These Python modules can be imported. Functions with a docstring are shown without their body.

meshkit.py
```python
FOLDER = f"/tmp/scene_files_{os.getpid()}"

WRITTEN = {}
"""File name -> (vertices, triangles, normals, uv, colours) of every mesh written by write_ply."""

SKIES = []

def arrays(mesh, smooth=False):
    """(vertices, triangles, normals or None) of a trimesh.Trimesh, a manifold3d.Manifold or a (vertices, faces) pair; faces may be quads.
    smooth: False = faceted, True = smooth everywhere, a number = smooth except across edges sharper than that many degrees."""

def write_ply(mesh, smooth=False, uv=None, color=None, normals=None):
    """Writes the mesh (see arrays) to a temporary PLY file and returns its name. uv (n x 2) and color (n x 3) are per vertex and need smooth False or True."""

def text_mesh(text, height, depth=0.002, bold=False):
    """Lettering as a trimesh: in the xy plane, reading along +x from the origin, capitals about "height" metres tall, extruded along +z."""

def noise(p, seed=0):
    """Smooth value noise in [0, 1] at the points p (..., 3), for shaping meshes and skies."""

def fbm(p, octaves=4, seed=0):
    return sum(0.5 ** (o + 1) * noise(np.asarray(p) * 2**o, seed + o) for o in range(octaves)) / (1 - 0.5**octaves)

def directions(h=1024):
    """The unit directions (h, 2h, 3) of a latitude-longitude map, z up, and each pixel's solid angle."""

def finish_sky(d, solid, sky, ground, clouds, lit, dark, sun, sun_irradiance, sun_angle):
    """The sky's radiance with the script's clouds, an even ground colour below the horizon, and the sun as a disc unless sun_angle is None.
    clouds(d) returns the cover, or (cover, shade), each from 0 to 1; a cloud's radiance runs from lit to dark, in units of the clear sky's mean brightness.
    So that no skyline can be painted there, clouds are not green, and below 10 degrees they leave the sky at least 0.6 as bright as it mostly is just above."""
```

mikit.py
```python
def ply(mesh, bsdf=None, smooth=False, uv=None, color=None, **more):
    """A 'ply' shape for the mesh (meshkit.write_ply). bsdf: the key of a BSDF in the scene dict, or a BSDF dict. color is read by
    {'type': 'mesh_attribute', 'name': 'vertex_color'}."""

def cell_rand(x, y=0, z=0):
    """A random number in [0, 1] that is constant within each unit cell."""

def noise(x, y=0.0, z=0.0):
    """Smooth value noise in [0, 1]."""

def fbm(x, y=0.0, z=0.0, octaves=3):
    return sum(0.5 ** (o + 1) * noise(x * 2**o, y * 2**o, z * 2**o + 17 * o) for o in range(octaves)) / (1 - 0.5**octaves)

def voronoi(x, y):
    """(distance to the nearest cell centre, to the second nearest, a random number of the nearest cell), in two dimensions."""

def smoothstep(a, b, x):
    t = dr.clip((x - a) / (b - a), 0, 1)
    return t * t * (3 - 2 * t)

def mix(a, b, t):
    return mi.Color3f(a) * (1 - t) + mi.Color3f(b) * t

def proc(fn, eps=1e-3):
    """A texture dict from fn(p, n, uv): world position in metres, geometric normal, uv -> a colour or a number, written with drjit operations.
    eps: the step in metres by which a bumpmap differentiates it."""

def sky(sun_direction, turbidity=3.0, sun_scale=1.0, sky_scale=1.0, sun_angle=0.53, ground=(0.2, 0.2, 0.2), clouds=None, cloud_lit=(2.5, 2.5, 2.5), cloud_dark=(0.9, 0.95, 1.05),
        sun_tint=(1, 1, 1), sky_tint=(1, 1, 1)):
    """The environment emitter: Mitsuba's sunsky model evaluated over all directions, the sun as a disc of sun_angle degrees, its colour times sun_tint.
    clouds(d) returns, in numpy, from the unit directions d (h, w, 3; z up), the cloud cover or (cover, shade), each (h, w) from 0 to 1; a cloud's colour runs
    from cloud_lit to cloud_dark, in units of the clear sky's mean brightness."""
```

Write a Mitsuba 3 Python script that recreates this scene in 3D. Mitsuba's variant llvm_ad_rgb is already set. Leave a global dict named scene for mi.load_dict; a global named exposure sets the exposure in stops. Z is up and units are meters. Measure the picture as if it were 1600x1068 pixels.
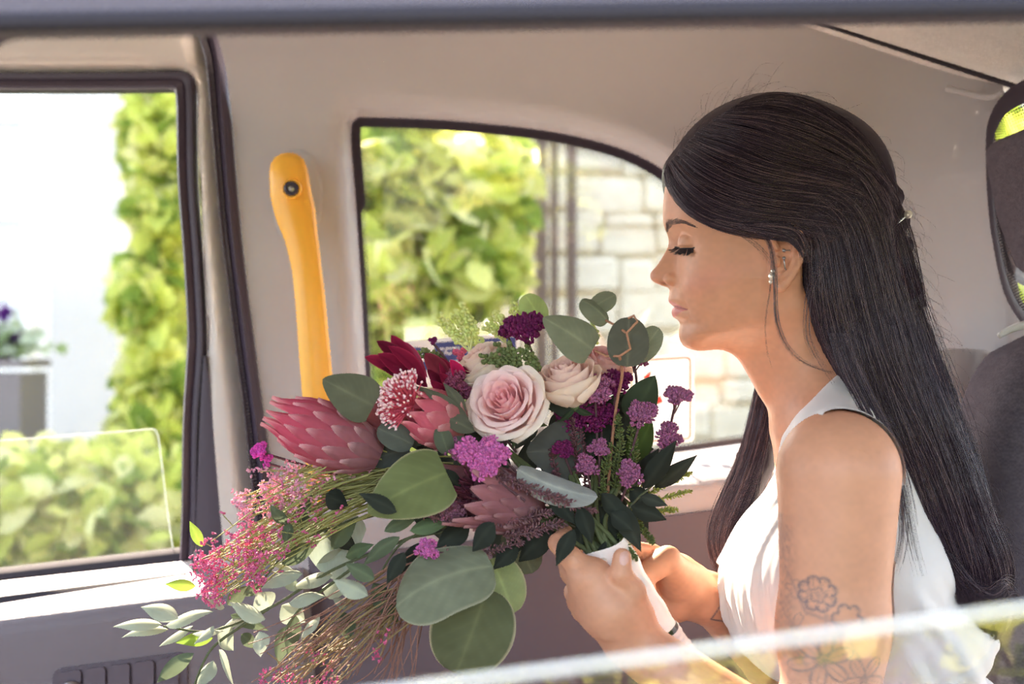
import math, random, numpy as np, trimesh, mitsuba as mi, drjit as dr, mikit, meshkit
from mikit import proc, noise, fbm, voronoi, cell_rand, smoothstep, mix
from shapely.geometry import Polygon, Point, LineString
import shapely
from scipy.spatial import Delaunay
from scipy.ndimage import map_coordinates

T = mi.ScalarTransform4f
scene, labels, used = {}, {}, set()

# ---------------------------------------------------------------- camera, sky, sun, exposure
F, CZ = 2222.0, 1.25                       # focal length in pixels of the 1600 px frame, height of the lens
scene['camera'] = {'type': 'thinlens', 'fov': math.degrees(2 * math.atan(800 / F)), 'fov_axis': 'x',
                   'to_world': T().look_at(origin=[0, 0, CZ], target=[0, 1, CZ], up=[0, 0, 1]),
                   'aperture_radius': 0.0052, 'focus_distance': 1.34, 'near_clip': 0.05, 'far_clip': 200.0}
def thin_clouds(d):
    c = meshkit.fbm(d * 3.0) if hasattr(meshkit, 'fbm') else meshkit.noise(d * 3.0)
    return np.clip((c - 0.45) * 1.6, 0, 0.35), np.clip(c * 0.4, 0, 1)
SUN = np.array([-0.38, 0.76, 0.60]); SUN /= np.linalg.norm(SUN)
scene['sky'] = mikit.sky(SUN.tolist(), turbidity=3.5, sun_scale=1.0, sky_scale=1.0, ground=(0.15, 0.145, 0.14), clouds=thin_clouds,
                         cloud_lit=(2.6, 2.45, 2.3), cloud_dark=(1.7, 1.65, 1.65), sun_tint=(0.93, 0.96, 1.06), sky_tint=(1.13, 0.97, 0.87))
exposure = 4.95

# ---------------------------------------------------------------- helpers
def P(px, py, y):
    """The point at distance y that the frame shows at pixel (px, py)."""
    return np.array([(px - 800) / F * y, y, CZ - (py - 534) / F * y])
def PX(pts):
    return np.array([P(*p) for p in pts])
def key(name, parent=None):
    base = (parent + '__' if parent else '') + name
    k, n = base, 0
    while k in used or k in scene:
        n += 1; k = f'{base}_{n:03d}'
    used.add(k); return k
def tag(k, label=None, cat=None, group=None, kind=None):
    d = labels.setdefault(k, {})
    for n, v in (('label', label), ('category', cat), ('group', group), ('kind', kind)):
        if v: d[n] = v
    return k
def add(name, mesh, bsdf, parent=None, smooth=40, color=None, uv=None, kind=None, label=None, cat=None, group=None, **more):
    k = key(name, parent)
    scene[k] = mikit.ply(mesh, bsdf, smooth=smooth, color=color, uv=uv, **more)
    if kind or label or cat or group: tag(k, label, cat, group, kind)
    return k
def part(name, parent, label=None):
    k = key(name, parent)
    if label: tag(k, label)
    return k
def thing(name, label, cat, group=None, kind=None):
    k = key(name); tag(k, label, cat, group, kind); return k
def cat(ms):
    return trimesh.util.concatenate(ms)
def unit(v):
    v = np.asarray(v, float); return v / (np.linalg.norm(v, axis=-1, keepdims=True) + 1e-12)
def spline(pts, n, closed=False):
    """Catmull-Rom through pts (k, d), n samples."""
    p = np.asarray(pts, float)
    if closed: p = np.vstack([p[-1], p, p[0], p[1]])
    else: p = np.vstack([2 * p[0] - p[1], p, 2 * p[-1] - p[-2]])
    m = len(p) - 3
    t = np.linspace(0, m, n, endpoint=not closed); i = np.minimum(t.astype(int), m - 1); u = (t - i)[:, None]
    a, b, c, d = p[i], p[i + 1], p[i + 2], p[i + 3]
    return 0.5 * (2 * b + (c - a) * u + (2 * a - 5 * b + 4 * c - d) * u ** 2 + (3 * b - a - 3 * c + d) * u ** 3)
def tube(path, rad, sides=8, caps=True, sect=None, up=(0, 0, 1)):
    """A swept tube; rad a number or one per point; sect an optional (sides, 2) unit cross-section."""
    p = np.asarray(path, float); n = len(p)
    r = np.broadcast_to(rad, (n,)).astype(float)
    t = unit(np.gradient(p, axis=0))
    a = np.zeros_like(p); ref = np.asarray(up, float)
    if abs(t[0] @ ref) > 0.9: ref = np.array([1.0, 0, 0])
    a[0] = unit(np.cross(t[0], ref))
    for k in range(1, n):
        v = a[k - 1] - (a[k - 1] @ t[k]) * t[k]; a[k] = unit(v)
    b = np.cross(t, a)
    if sect is None:
        th = np.arange(sides) * 2 * np.pi / sides; sect = np.stack([np.cos(th), np.sin(th)], 1)
    sides = len(sect)
    v = p[:, None] + r[:, None, None] * (sect[None, :, :1] * a[:, None] + sect[None, :, 1:] * b[:, None])
    v = v.reshape(-1, 3)
    i, j = np.meshgrid(np.arange(n - 1), np.arange(sides), indexing='ij')
    A, B = i * sides + j, i * sides + (j + 1) % sides
    f = np.concatenate([np.stack([A, B, B + sides], -1).reshape(-1, 3), np.stack([A, B + sides, A + sides], -1).reshape(-1, 3)])
    if caps:
        c0, c1 = len(v), len(v) + 1
        v = np.vstack([v, p[0], p[-1]]); j = np.arange(sides)
        f = np.vstack([f, np.stack([(j + 1) % sides, j, j * 0 + c0], 1), np.stack([(n - 1) * sides + j, (n - 1) * sides + (j + 1) % sides, j * 0 + c1], 1)])
    return trimesh.Trimesh(v, f, process=False)
def gridmesh(V, closed_u=False, closed_v=False):
    """A mesh from a grid of points (n, m, 3)."""
    n, m = V.shape[:2]
    i, j = np.meshgrid(np.arange(n if closed_u else n - 1), np.arange(m if closed_v else m - 1), indexing='ij')
    i2, j2 = (i + 1) % n, (j + 1) % m
    a, b, c, d = i * m + j, i2 * m + j, i2 * m + j2, i * m + j2
    f = np.concatenate([np.stack([a, b, c], -1).reshape(-1, 3), np.stack([a, c, d], -1).reshape(-1, 3)])
    return trimesh.Trimesh(V.reshape(-1, 3), f, process=False)
def rbox(center, size, r=0.004, seg=3):
    """A box with rounded edges."""
    import manifold3d as m3
    s = np.asarray(size, float); r = min(r, s.min() * 0.49)
    h = s / 2 - r
    sp = m3.Manifold.sphere(r, 4 * seg)
    out = m3.Manifold.batch_hull([sp.translate([sx * h[0], sy * h[1], sz * h[2]]) for sx in (-1, 1) for sy in (-1, 1) for sz in (-1, 1)])
    mm = out.translate(list(map(float, center))).to_mesh()
    return trimesh.Trimesh(mm.vert_properties[:, :3], mm.tri_verts, process=False)
def sheet(outline, yfun, h, holes=(), thick=0.004, dense=None):
    """A panel over an (x, z) outline, y = yfun(x, z), with a back face thick metres behind."""
    poly = Polygon(outline, holes).buffer(0)
    x0, z0, x1, z1 = poly.bounds
    pts = []
    rings = [poly.exterior] + list(poly.interiors)
    for ring in rings:
        L = ring.length; n = max(8, int(L / (h * 0.5)))
        pts += [ring.interpolate(k / n, normalized=True).coords[0] for k in range(n)]
        pts += list(ring.coords)[:-1]
    gx, gz = np.meshgrid(np.arange(x0, x1, h), np.arange(z0, z1, h))
    g = np.stack([gx.ravel(), gz.ravel()], 1)
    if dense is not None:
        (a, b, c, d), hh = dense
        ex, ez = np.meshgrid(np.arange(a, c, hh), np.arange(b, d, hh))
        g = np.vstack([g, np.stack([ex.ravel(), ez.ravel()], 1)])
    inner = poly.buffer(-h * 0.35)
    g = g[shapely.contains_xy(inner, g[:, 0], g[:, 1])]
    q = np.unique(np.round(np.vstack([np.array(pts), g]), 6), axis=0)
    d = Delaunay(q); t = d.simplices
    c = q[t].mean(1)
    t = t[shapely.contains_xy(poly.buffer(1e-5), c[:, 0], c[:, 1])]
    ar = np.cross(np.c_[q[t[:, 1]] - q[t[:, 0]], np.zeros(len(t))], np.c_[q[t[:, 2]] - q[t[:, 0]], np.zeros(len(t))])[:, 2]
    t = t[np.abs(ar) > 1e-12]; ar = ar[np.abs(ar) > 1e-12] if False else np.cross(np.c_[q[t[:, 1]] - q[t[:, 0]], np.zeros(len(t))], np.c_[q[t[:, 2]] - q[t[:, 0]], np.zeros(len(t))])[:, 2]
    t = np.where(ar[:, None] > 0, t, t[:, ::-1])
    y = yfun(q[:, 0], q[:, 1])
    front = np.stack([q[:, 0], y, q[:, 1]], 1)
    if not thick:
        return trimesh.Trimesh(front, t, process=False)
    e = np.sort(np.concatenate([t[:, [0, 1]], t[:, [1, 2]], t[:, [2, 0]]]), 1)
    de = np.concatenate([t[:, [0, 1]], t[:, [1, 2]], t[:, [2, 0]]])
    _, inv, cnt = np.unique(e, axis=0, return_inverse=True, return_counts=True)
    bd = de[cnt[inv.ravel()] == 1]
    n = len(q)
    back = front + [0, thick, 0]
    side = np.concatenate([np.stack([bd[:, 1], bd[:, 0], bd[:, 0] + n], 1), np.stack([bd[:, 1], bd[:, 0] + n, bd[:, 1] + n], 1)])
    return trimesh.Trimesh(np.vstack([front, back]), np.vstack([t, t[:, ::-1] + n, side]), process=False)
def ellipsoid(center, radii, sub=2, rot=None):
    m = trimesh.creation.icosphere(subdivisions=sub)
    v = np.array(m.vertices) * radii
    if rot is not None: v = v @ np.asarray(rot).T
    return trimesh.Trimesh(v + center, m.faces, process=False)
def frame(axis, hint=(0, 0, 1)):
    """A rotation whose third column is the axis."""
    w = unit(axis); u = np.cross(hint, w)
    if np.linalg.norm(u) < 1e-3: u = np.cross([1, 0, 0], w)
    u = unit(u); return np.stack([u, np.cross(w, u), w], 1)

# ---------------------------------------------------------------- materials
def pr(color, rough=0.5, spec=0.5, **k):
    c = color if isinstance(color, dict) else {'type': 'rgb', 'value': list(color)}
    return {'type': 'principled', 'base_color': c, 'roughness': rough, 'specular': spec, **k}
def two(b): return {'type': 'twosided', 'bsdf': b}
VC = {'type': 'mesh_attribute', 'name': 'vertex_color'}
def leather(p, n, uv):
    return fbm(p.x * 420, p.y * 420, p.z * 420, octaves=2)
def bump(b, fn, scale, eps=4e-4):
    return {'type': 'bumpmap', 'arbitrary': proc(fn, eps), 'scale': scale, 'bsdf': b}
scene['trim_grey'] = two(bump(pr((0.45, 0.43, 0.435), 0.55, 0.35), leather, 0.0007))
scene['trim_cream'] = two(pr((0.62, 0.57, 0.52), 0.5, 0.4))
scene['trim_dark'] = two(bump(pr((0.125, 0.105, 0.125), 0.55, 0.3), leather, 0.0006))
scene['trim_shaded'] = two(bump(pr((0.19, 0.165, 0.18), 0.5, 0.35), leather, 0.0006))  # darker copy of the grey trim, for the panel that is lit less
scene['rubber'] = two(pr((0.052, 0.038, 0.058), 0.42, 0.5))
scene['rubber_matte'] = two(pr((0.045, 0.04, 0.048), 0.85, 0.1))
scene['rubber_bead'] = two(pr((0.16, 0.14, 0.15), 0.6, 0.3))
scene['frit'] = two(pr((0.03, 0.02, 0.035), 0.35, 0.5))
def headliner_fn(p, n, uv):
    a = noise(p.x * 900, p.y * 900, p.z * 900); b = fbm(p.x * 60, p.y * 60, p.z * 60)
    return mix((0.48, 0.45, 0.42), (0.82, 0.79, 0.74), a * 0.75 + b * 0.25)
scene['headliner'] = two(pr(proc(headliner_fn), 0.9, 0.1))
def seat_fn(p, n, uv):
    a = noise(p.x * 500, p.y * 500, p.z * 500); b = fbm(p.x * 90, p.y * 90, p.z * 140)
    return mix((0.055, 0.045, 0.06), (0.13, 0.11, 0.125), a * 0.5 + b * 0.5)
scene['seat_fabric'] = two(pr(proc(seat_fn), 0.85, 0.2, sheen=0.3))
scene['seat_vinyl'] = two(pr((0.38, 0.35, 0.35), 0.5, 0.4))
scene['carpet'] = two(pr((0.10, 0.085, 0.09), 0.95, 0.05))
scene['pane'] = {'type': 'thindielectric', 'int_ior': 1.5}
scene['yellow_plastic'] = two(pr((0.90, 0.45, 0.045), 0.35, 0.5))
scene['steel'] = two(pr((0.35, 0.33, 0.33), 0.3, 0.5, metallic=1.0))
scene['gold'] = two(pr((0.85, 0.62, 0.35), 0.25, 0.5, metallic=1.0))
scene['vc_matte'] = two(pr(VC, 0.65, 0.3))
scene['vc_gloss'] = two(pr(VC, 0.38, 0.5))
scene['vc_leaf'] = {'type': 'principledthin', 'base_color': VC, 'roughness': 0.34, 'diff_trans': 0.5, 'eta': 1.4}
scene['vc_thin'] = {'type': 'principledthin', 'base_color': VC, 'roughness': 0.6, 'diff_trans': 1.1, 'eta': 1.3}
scene['vc_petal'] = {'type': 'principledthin', 'base_color': VC, 'roughness': 0.7, 'diff_trans': 0.5, 'eta': 1.25}
scene['white_cloth'] = two(pr((0.66, 0.64, 0.62), 0.75, 0.25, sheen=0.3))
scene['satin'] = two(pr((0.85, 0.81, 0.74), 0.35, 0.5))
# ---------------------------------------------------------------- the cab: far side wall with the quarter window
YW, YG = 1.80, 1.845
def zx(pts, y=YW):
    q = PX([(a, b, y) for a, b in pts]); return q[:, [0, 2]]
quarter = spline([(556, 320), (548, 210), (556, 186), (580, 183), (700, 188), (840, 202), (930, 220), (990, 240), (1040, 268), (1090, 312),
                  (1135, 370), (1172, 440), (1190, 530), (1192, 640), (1180, 684), (1140, 694), (1000, 712), (800, 735), (640, 750), (588, 752), (578, 730), (572, 600), (565, 460)], 260, closed=True)
quarter_xz = zx(quarter, YG)
qpoly = Polygon(quarter_xz)
seal_l = [(296, -60), (304, 20), (312, 62), (322, 105), (331, 210), (338, 290), (346, 375), (352, 420), (363, 512), (378, 625), (390, 737), (404, 850), (422, 1000), (440, 1200)]
seal_r = [(322, -60), (330, 20), (348, 55), (357, 100), (361, 150), (369, 262), (382, 400), (400, 550), (414, 660), (430, 780), (446, 900), (462, 1010), (480, 1200)]
def wall_y(x, z):
    """The trim's inner face: flat around the window, curving in towards the roof and the rear, a shelf below the window."""
    px = 800 + x / YW * F; py = 534 - (z - CZ) / YW * F
    y = np.full_like(x, YW)
    y = y - 0.20 * np.clip((215 - py) / 290, 0, 1) ** 2
    y = y - 0.15 * np.clip((px - 1340) / 170, 0, 1.0) ** 2 * (0.25 + 0.75 * np.clip((py - 110) / 170, 0, 1))
    y = y + 0.012 * np.exp(-((px - 470) / 60) ** 2) * np.clip((py - 380) / 100, 0, 1)
    line = 745 - 0.10 * (px - 1100)
    t = np.clip((py - line + 70) / 75, 0, 1)
    y = y - 0.10 * t * t * (3 - 2 * t) * np.clip((1400 - px) / 90, 0, 1)
    return y
def quarter_y(x, z):
    y = wall_y(x, z)
    p = shapely.points(x, z); d = shapely.distance(qpoly, p)
    py = 534 - (z - CZ) / YW * F
    D = np.where(py > 660, 0.03, 0.026)
    t = np.clip(d / D, 0, 1)
    t = np.sqrt(np.clip(1 - (1 - t) ** 2, 0, 1))
    return YG - (YG - y) * t
outer = np.vstack([zx(spline(seal_r, 60)), zx([(700, 1200), (1100, 1200), (1640, 1200), (1600, 545), (1556, 520), (1528, 470), (1512, 380), (1505, 300), (1507, 230), (1518, 185), (1535, 160), (1536, 130), (1400, 60), (1080, -40), (700, -80)])])
add('wall_right', sheet(outer, quarter_y, 0.008, holes=[quarter_xz], thick=0.0, dense=((zx([(520, 800)])[0][0], zx([(520, 800)])[0][1], zx([(1230, 150)])[0][0], zx([(1230, 150)])[0][1]), 0.0045)), 'trim_grey', kind='structure', smooth=True)
labels['wall_right']['label'] = 'pale grey moulded plastic cab side trim around the quarter window'
# lower panel under the shelf
def arch_y(x, z):
    px = 800 + x / 1.69 * F
    return np.full_like(x, 1.69) + 0.02 * np.clip((560 - px) / 90, 0, 1)
lowp = PX([(478, 872, 1.69), (700, 850, 1.69), (1000, 812, 1.69), (1110, 798, 1.69), (1250, 780, 1.69), (1500, 745, 1.69), (1640, 730, 1.69), (1640, 1250, 1.69), (500, 1250, 1.69)])
add('arch_panel', sheet(lowp[:, [0, 2]], arch_y, 0.03, thick=0.01), 'trim_dark', parent='wall_right', smooth=30, label='dark grey plastic lower panel')
# black printed border and the glass of the quarter window
inner = qpoly.buffer(-0.006)
top = P(0, 210, YG)[2]
b = quarter_xz.copy()
w = np.where(b[:, 1] > P(0, 330, YG)[2], 0.0125, 0.006)
bi = []
nn = len(b)
for k in range(nn):
    t = b[(k + 1) % nn] - b[k - 1]; n_ = np.array([t[1], -t[0]]) / np.linalg.norm(t)
    q = b[k] + n_ * w[k]
    if not qpoly.contains(Point(q)): q = b[k] - n_ * w[k]
    bi.append(q)
bi = np.array(bi)
outer_b = np.array(qpoly.buffer(0.006).exterior.coords)
win = thing('window_1', 'quarter window of the cab with a black dotted border', None, kind='structure')
frit = Polygon(outer_b, [bi]).buffer(0)
add('black_border', sheet(np.array(frit.exterior.coords), lambda x, z: x * 0 + YG + 0.001, 0.05, holes=[np.array(r.coords) for r in frit.interiors], thick=0.002), 'frit', parent=win, smooth=False)
add('pane', sheet(np.array(qpoly.buffer(0.005).exterior.coords), lambda x, z: x * 0 + YG + 0.006 + (1.54 - z) * 0.18, 0.08, thick=0), 'pane', parent=win, smooth=False)
# the dots of the border, three rows getting smaller
dots = []
ringp = Polygon(bi)
disc = trimesh.creation.cylinder(radius=1, height=1, sections=6)
dv = np.array(disc.vertices)[:, [0, 2, 1]]; df = np.array(disc.faces)[:, ::-1]
for row in range(5):
    off = ringp.buffer(-0.0012 - 0.0026 * row)
    L = off.exterior
    n = int(L.length / 0.0036)
    for k in range(n):
        q = L.interpolate((k + 0.5 * (row % 2)) / n, normalized=True)
        py = 534 - (q.y - CZ) / YG * F
        if row > 1 and py > 330: continue
        r = 0.0013 - 0.00018 * row
        dots.append(dv * [r, 0.0006, r] + [q.x, YG + 0.0025, q.y])
v = np.concatenate(dots); f = np.concatenate([df + k * len(dv) for k in range(len(dots))])
add('border_dots', trimesh.Trimesh(v, f, process=False), 'frit', parent=win, smooth=False, kind='stuff')

# ---------------------------------------------------------------- the door seal, the door and its window
sl, sr = spline(seal_l, 80), spline(seal_r, 80)
prof = np.array([(0.0, 0.03), (0.02, -0.002), (0.12, -0.008), (0.22, -0.003), (0.30, 0.002), (0.40, -0.004), (0.62, -0.012), (0.84, -0.010), (0.97, -0.002), (1.0, 0.03)])
V = np.stack([np.array([P(*(a * (1 - u) + b2 * u), YW) + [0, d, 0] for u, d in prof]) for a, b2 in zip(sl, sr)])
seal = add('door_seal', gridmesh(V), 'rubber', smooth=60, kind='structure', label='black rubber door seal with a stitched bead')
ln = np.array([a * 0.79 + b2 * 0.21 for a, b2 in zip(spline(seal_l, 260), spline(seal_r, 260))])
bead = []
for k in range(259):
    c = P(*ln[k], YW) + [0, -0.004, 0]
    for s in (-1, 1):
        c2 = P(ln[k][0] + 2.6 * s, ln[k][1] + 2 * s, YW) + [0, -0.0055, 0]
        m = trimesh.creation.icosphere(subdivisions=0); bead.append(trimesh.Trimesh(np.array(m.vertices) * [0.0017, 0.0016, 0.0013] + c2, m.faces, process=False))
add('stitched_bead', cat(bead), 'rubber_bead', parent='door_seal', kind='stuff', smooth=True, label='grey stitched bead')

door = thing('door_1', 'far door of the cab with its half lowered window', None, kind='structure')
hole = np.vstack([spline([(-420, 111), (100, 112), (270, 110)], 20), spline([(280, 111), (294, 116), (299, 130)], 8), spline([(301, 150), (303, 250), (311, 400), (317, 510), (316, 560), (309, 700), (306, 800), (290, 876)], 40), np.array([(0, 912), (-420, 970)])])
cream_o = np.vstack([np.array([(-440, 40)]), np.array([(-440, -60)]), spline(seal_l, 50) + [2, 0], np.array([(300, 1200), (-440, 1200)])])
def frame_y(x, z):
    px = 800 + x / YW * F; py = 534 - (z - CZ) / YW * F
    q = shapely.distance(Polygon(zx(hole)), shapely.points(x, z))
    e = np.clip(q / 0.02, 0, 1)
    y = YW + 0.03 * (1 - np.sqrt(np.clip(1 - (1 - e) ** 2, 0, 1)))
    sx = np.interp(py, [p[1] for p in seal_l], [p[0] for p in seal_l])
    u = np.clip((px - (sx - 26)) / 26, 0, 1)
    return y + 0.03 * u ** 1.5 - 0.02 * np.clip((110 - py) / 60, 0, 1) ** 0.8 * (px < sx)
add('frame_trim', sheet(zx(cream_o), frame_y, 0.009, holes=[zx(hole)], thick=0.0, dense=((zx([(240, 880)])[0][0], zx([(240, 880)])[0][1], zx([(420, 20)])[0][0], zx([(420, 20)])[0][1]), 0.005)), 'trim_cream', parent=door, smooth=True, label='cream plastic door frame')
# rubber around the glass
top_in = np.vstack([spline([(-420, 140), (120, 140), (262, 139)], 20), spline([(268, 140), (271, 143), (272, 150)], 6), spline([(273, 170), (275, 280), (284, 400), (290, 512), (288, 570), (283, 662), (281, 800), (278, 880)], 40)])
top_out = np.vstack([spline([(-420, 111), (120, 112), (270, 110)], 20), spline([(284, 110), (296, 115), (300, 128)], 6), spline([(301, 150), (303, 280), (311, 400), (317, 512), (316, 570), (309, 662), (307, 800), (304, 884)], 40)])
pf = np.array([(0.0, 0.03), (0.03, 0.004), (0.2, -0.003), (0.45, 0.0), (0.55, 0.004), (0.7, 0.001), (0.95, 0.002), (1.0, 0.03)])
V = np.stack([np.array([P(*(a * (1 - u) + b2 * u), YW + 0.004) + [0, d, 0] for u, d in pf]) for a, b2 in zip(top_in, top_out)])
add('window_seal', gridmesh(V), 'rubber', parent=door, smooth=50, label='black rubber window seal')
tri = spline([(321, 556), (330, 625), (343, 775), (352, 870)], 16)
trl = spline([(318, 556), (312, 640), (306, 775), (303, 884)], 16)
V = np.stack([np.array([P(*(a * (1 - u) + b2 * u), YW - 0.001) + [0, d, 0] for u, d in ((0, 0.01), (0.04, 0.001), (0.5, 0.0), (0.96, 0.001), (1, 0.012))]) for a, b2 in zip(trl, tri)])
add('corner_panel', gridmesh(V), 'rubber', parent=door, smooth=40, label='dark triangular corner panel')
# lower window seal, sill and armrest: lofts along the door
def lerp_sections(rows, xs):
    """rows of (px-y at px 0, px-y at px 300, depth): points along the door for each pixel column."""
    return np.stack([np.array([P(x, a + (b_ - a) * x / 300.0, y) for a, b_, y in rows]) for x in xs])
cols = np.r_[np.linspace(-430, 280, 28)]
add('lower_seal', gridmesh(lerp_sections([(886, 852, 1.835), (891, 856, 1.822), (896, 862, 1.812), (904, 872, 1.806), (909, 877, 1.81)], np.r_[np.linspace(-430, 306, 28)])), 'rubber_matte', parent=door, smooth=50, label='black rubber strip under the glass')
add('sill', gridmesh(lerp_sections([(906, 874, 1.84), (906, 874, 1.815), (908, 875, 1.80), (918, 884, 1.775), (929, 891, 1.757), (933, 894, 1.752), (950, 908, 1.752)], np.r_[np.linspace(-430, 300, 28)])), 'trim_cream', parent=door, smooth=50, label='pale plastic sill ledge')
add('gap_shade', gridmesh(lerp_sections([(931, 892.5, 1.7535), (932, 893, 1.7500), (943, 896.5, 1.7430), (944, 897, 1.7460)], np.r_[np.linspace(-430, 302, 20)])), 'rubber_matte', parent=door, smooth=40, label='dark strip standing in for the shade in the gap between the sill and the door panel')  # matte black strip painted in where the open gap would only be shaded
arm_rows = [(936, 893, 1.79), (940, 894, 1.755), (942, 895.5, 1.745), (950, 908, 1.715), (960, 921, 1.69), (969, 931, 1.678), (980, 941, 1.671), (995, 955, 1.669), (1060, 1020, 1.668), (1260, 1240, 1.67)]
add('armrest_panel', gridmesh(lerp_sections(arm_rows, np.r_[np.linspace(-430, 420, 40), 440, 462, 474, 478][:43])), 'trim_shaded', parent=door, smooth=60, label='grey grained door panel with a rounded ledge')
# ribbed pocket in the door panel
pk = []
def rr(px0, py0, px1, py1, y, r, sl=-0.135, depth=0.006):
    """A rounded, slightly sheared pixel rectangle as an upright panel."""
    c = Polygon([(px0, py0), (px1, py0), (px1, py1), (px0, py1)]).buffer(-r).buffer(r, quad_segs=5)
    q = np.array([(a, b_ + sl * (a - px0)) for a, b_ in c.exterior.coords[:-1]])
    m = sheet(zx(q, y), lambda x, z: x * 0 + y, 0.05, thick=depth)
    return m
pocket = add('pocket_surround', rr(82, 1046, 292, 1260, 1.664, 14, depth=0.006), 'trim_dark', parent=door, smooth=30, label='dark ribbed pocket surround')
for k, (a, b_) in enumerate([(90, 126), (131, 164), (169, 202), (207, 240), (245, 278)]):
    add('pocket_rib', rr(a, 1052 - 0.135 * (a - 82), b_, 1260, 1.659, 6, depth=0.008), 'trim_dark', parent=pocket, smooth=30)
add('pocket_catch', ellipsoid(P(112, 1072, 1.655), (0.010, 0.006, 0.007), 2), 'steel', parent=pocket, smooth=True, label='small chrome catch')
# half lowered glass: sheet plus its polished edge
gl = [(-430, 716), (0, 688), (200, 673), (236, 670), (245, 676), (250, 700), (262, 800), (272, 868)]
gp = spline(gl, 60)
gout = np.vstack([gp, [(262, 900), (-430, 980)]])
add('lowered_glass', sheet(zx(gout, 1.828), lambda x, z: x * 0 + 1.828, 0.2, thick=0), 'pane', parent=door, smooth=False, label='half lowered clear door glass')
add('glass_edge', tube(np.array([P(a, b_, 1.828) for a, b_ in gp]), 0.0011, 6), 'glass_rim', parent=door, smooth=True, label='bright polished edge of the glass')
scene['glass_rim'] = {'type': 'blendbsdf', 'weight': 0.5, 'a': {'type': 'thindielectric'}, 'b': two(pr((0.85, 0.88, 0.82), 0.3))}

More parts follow.
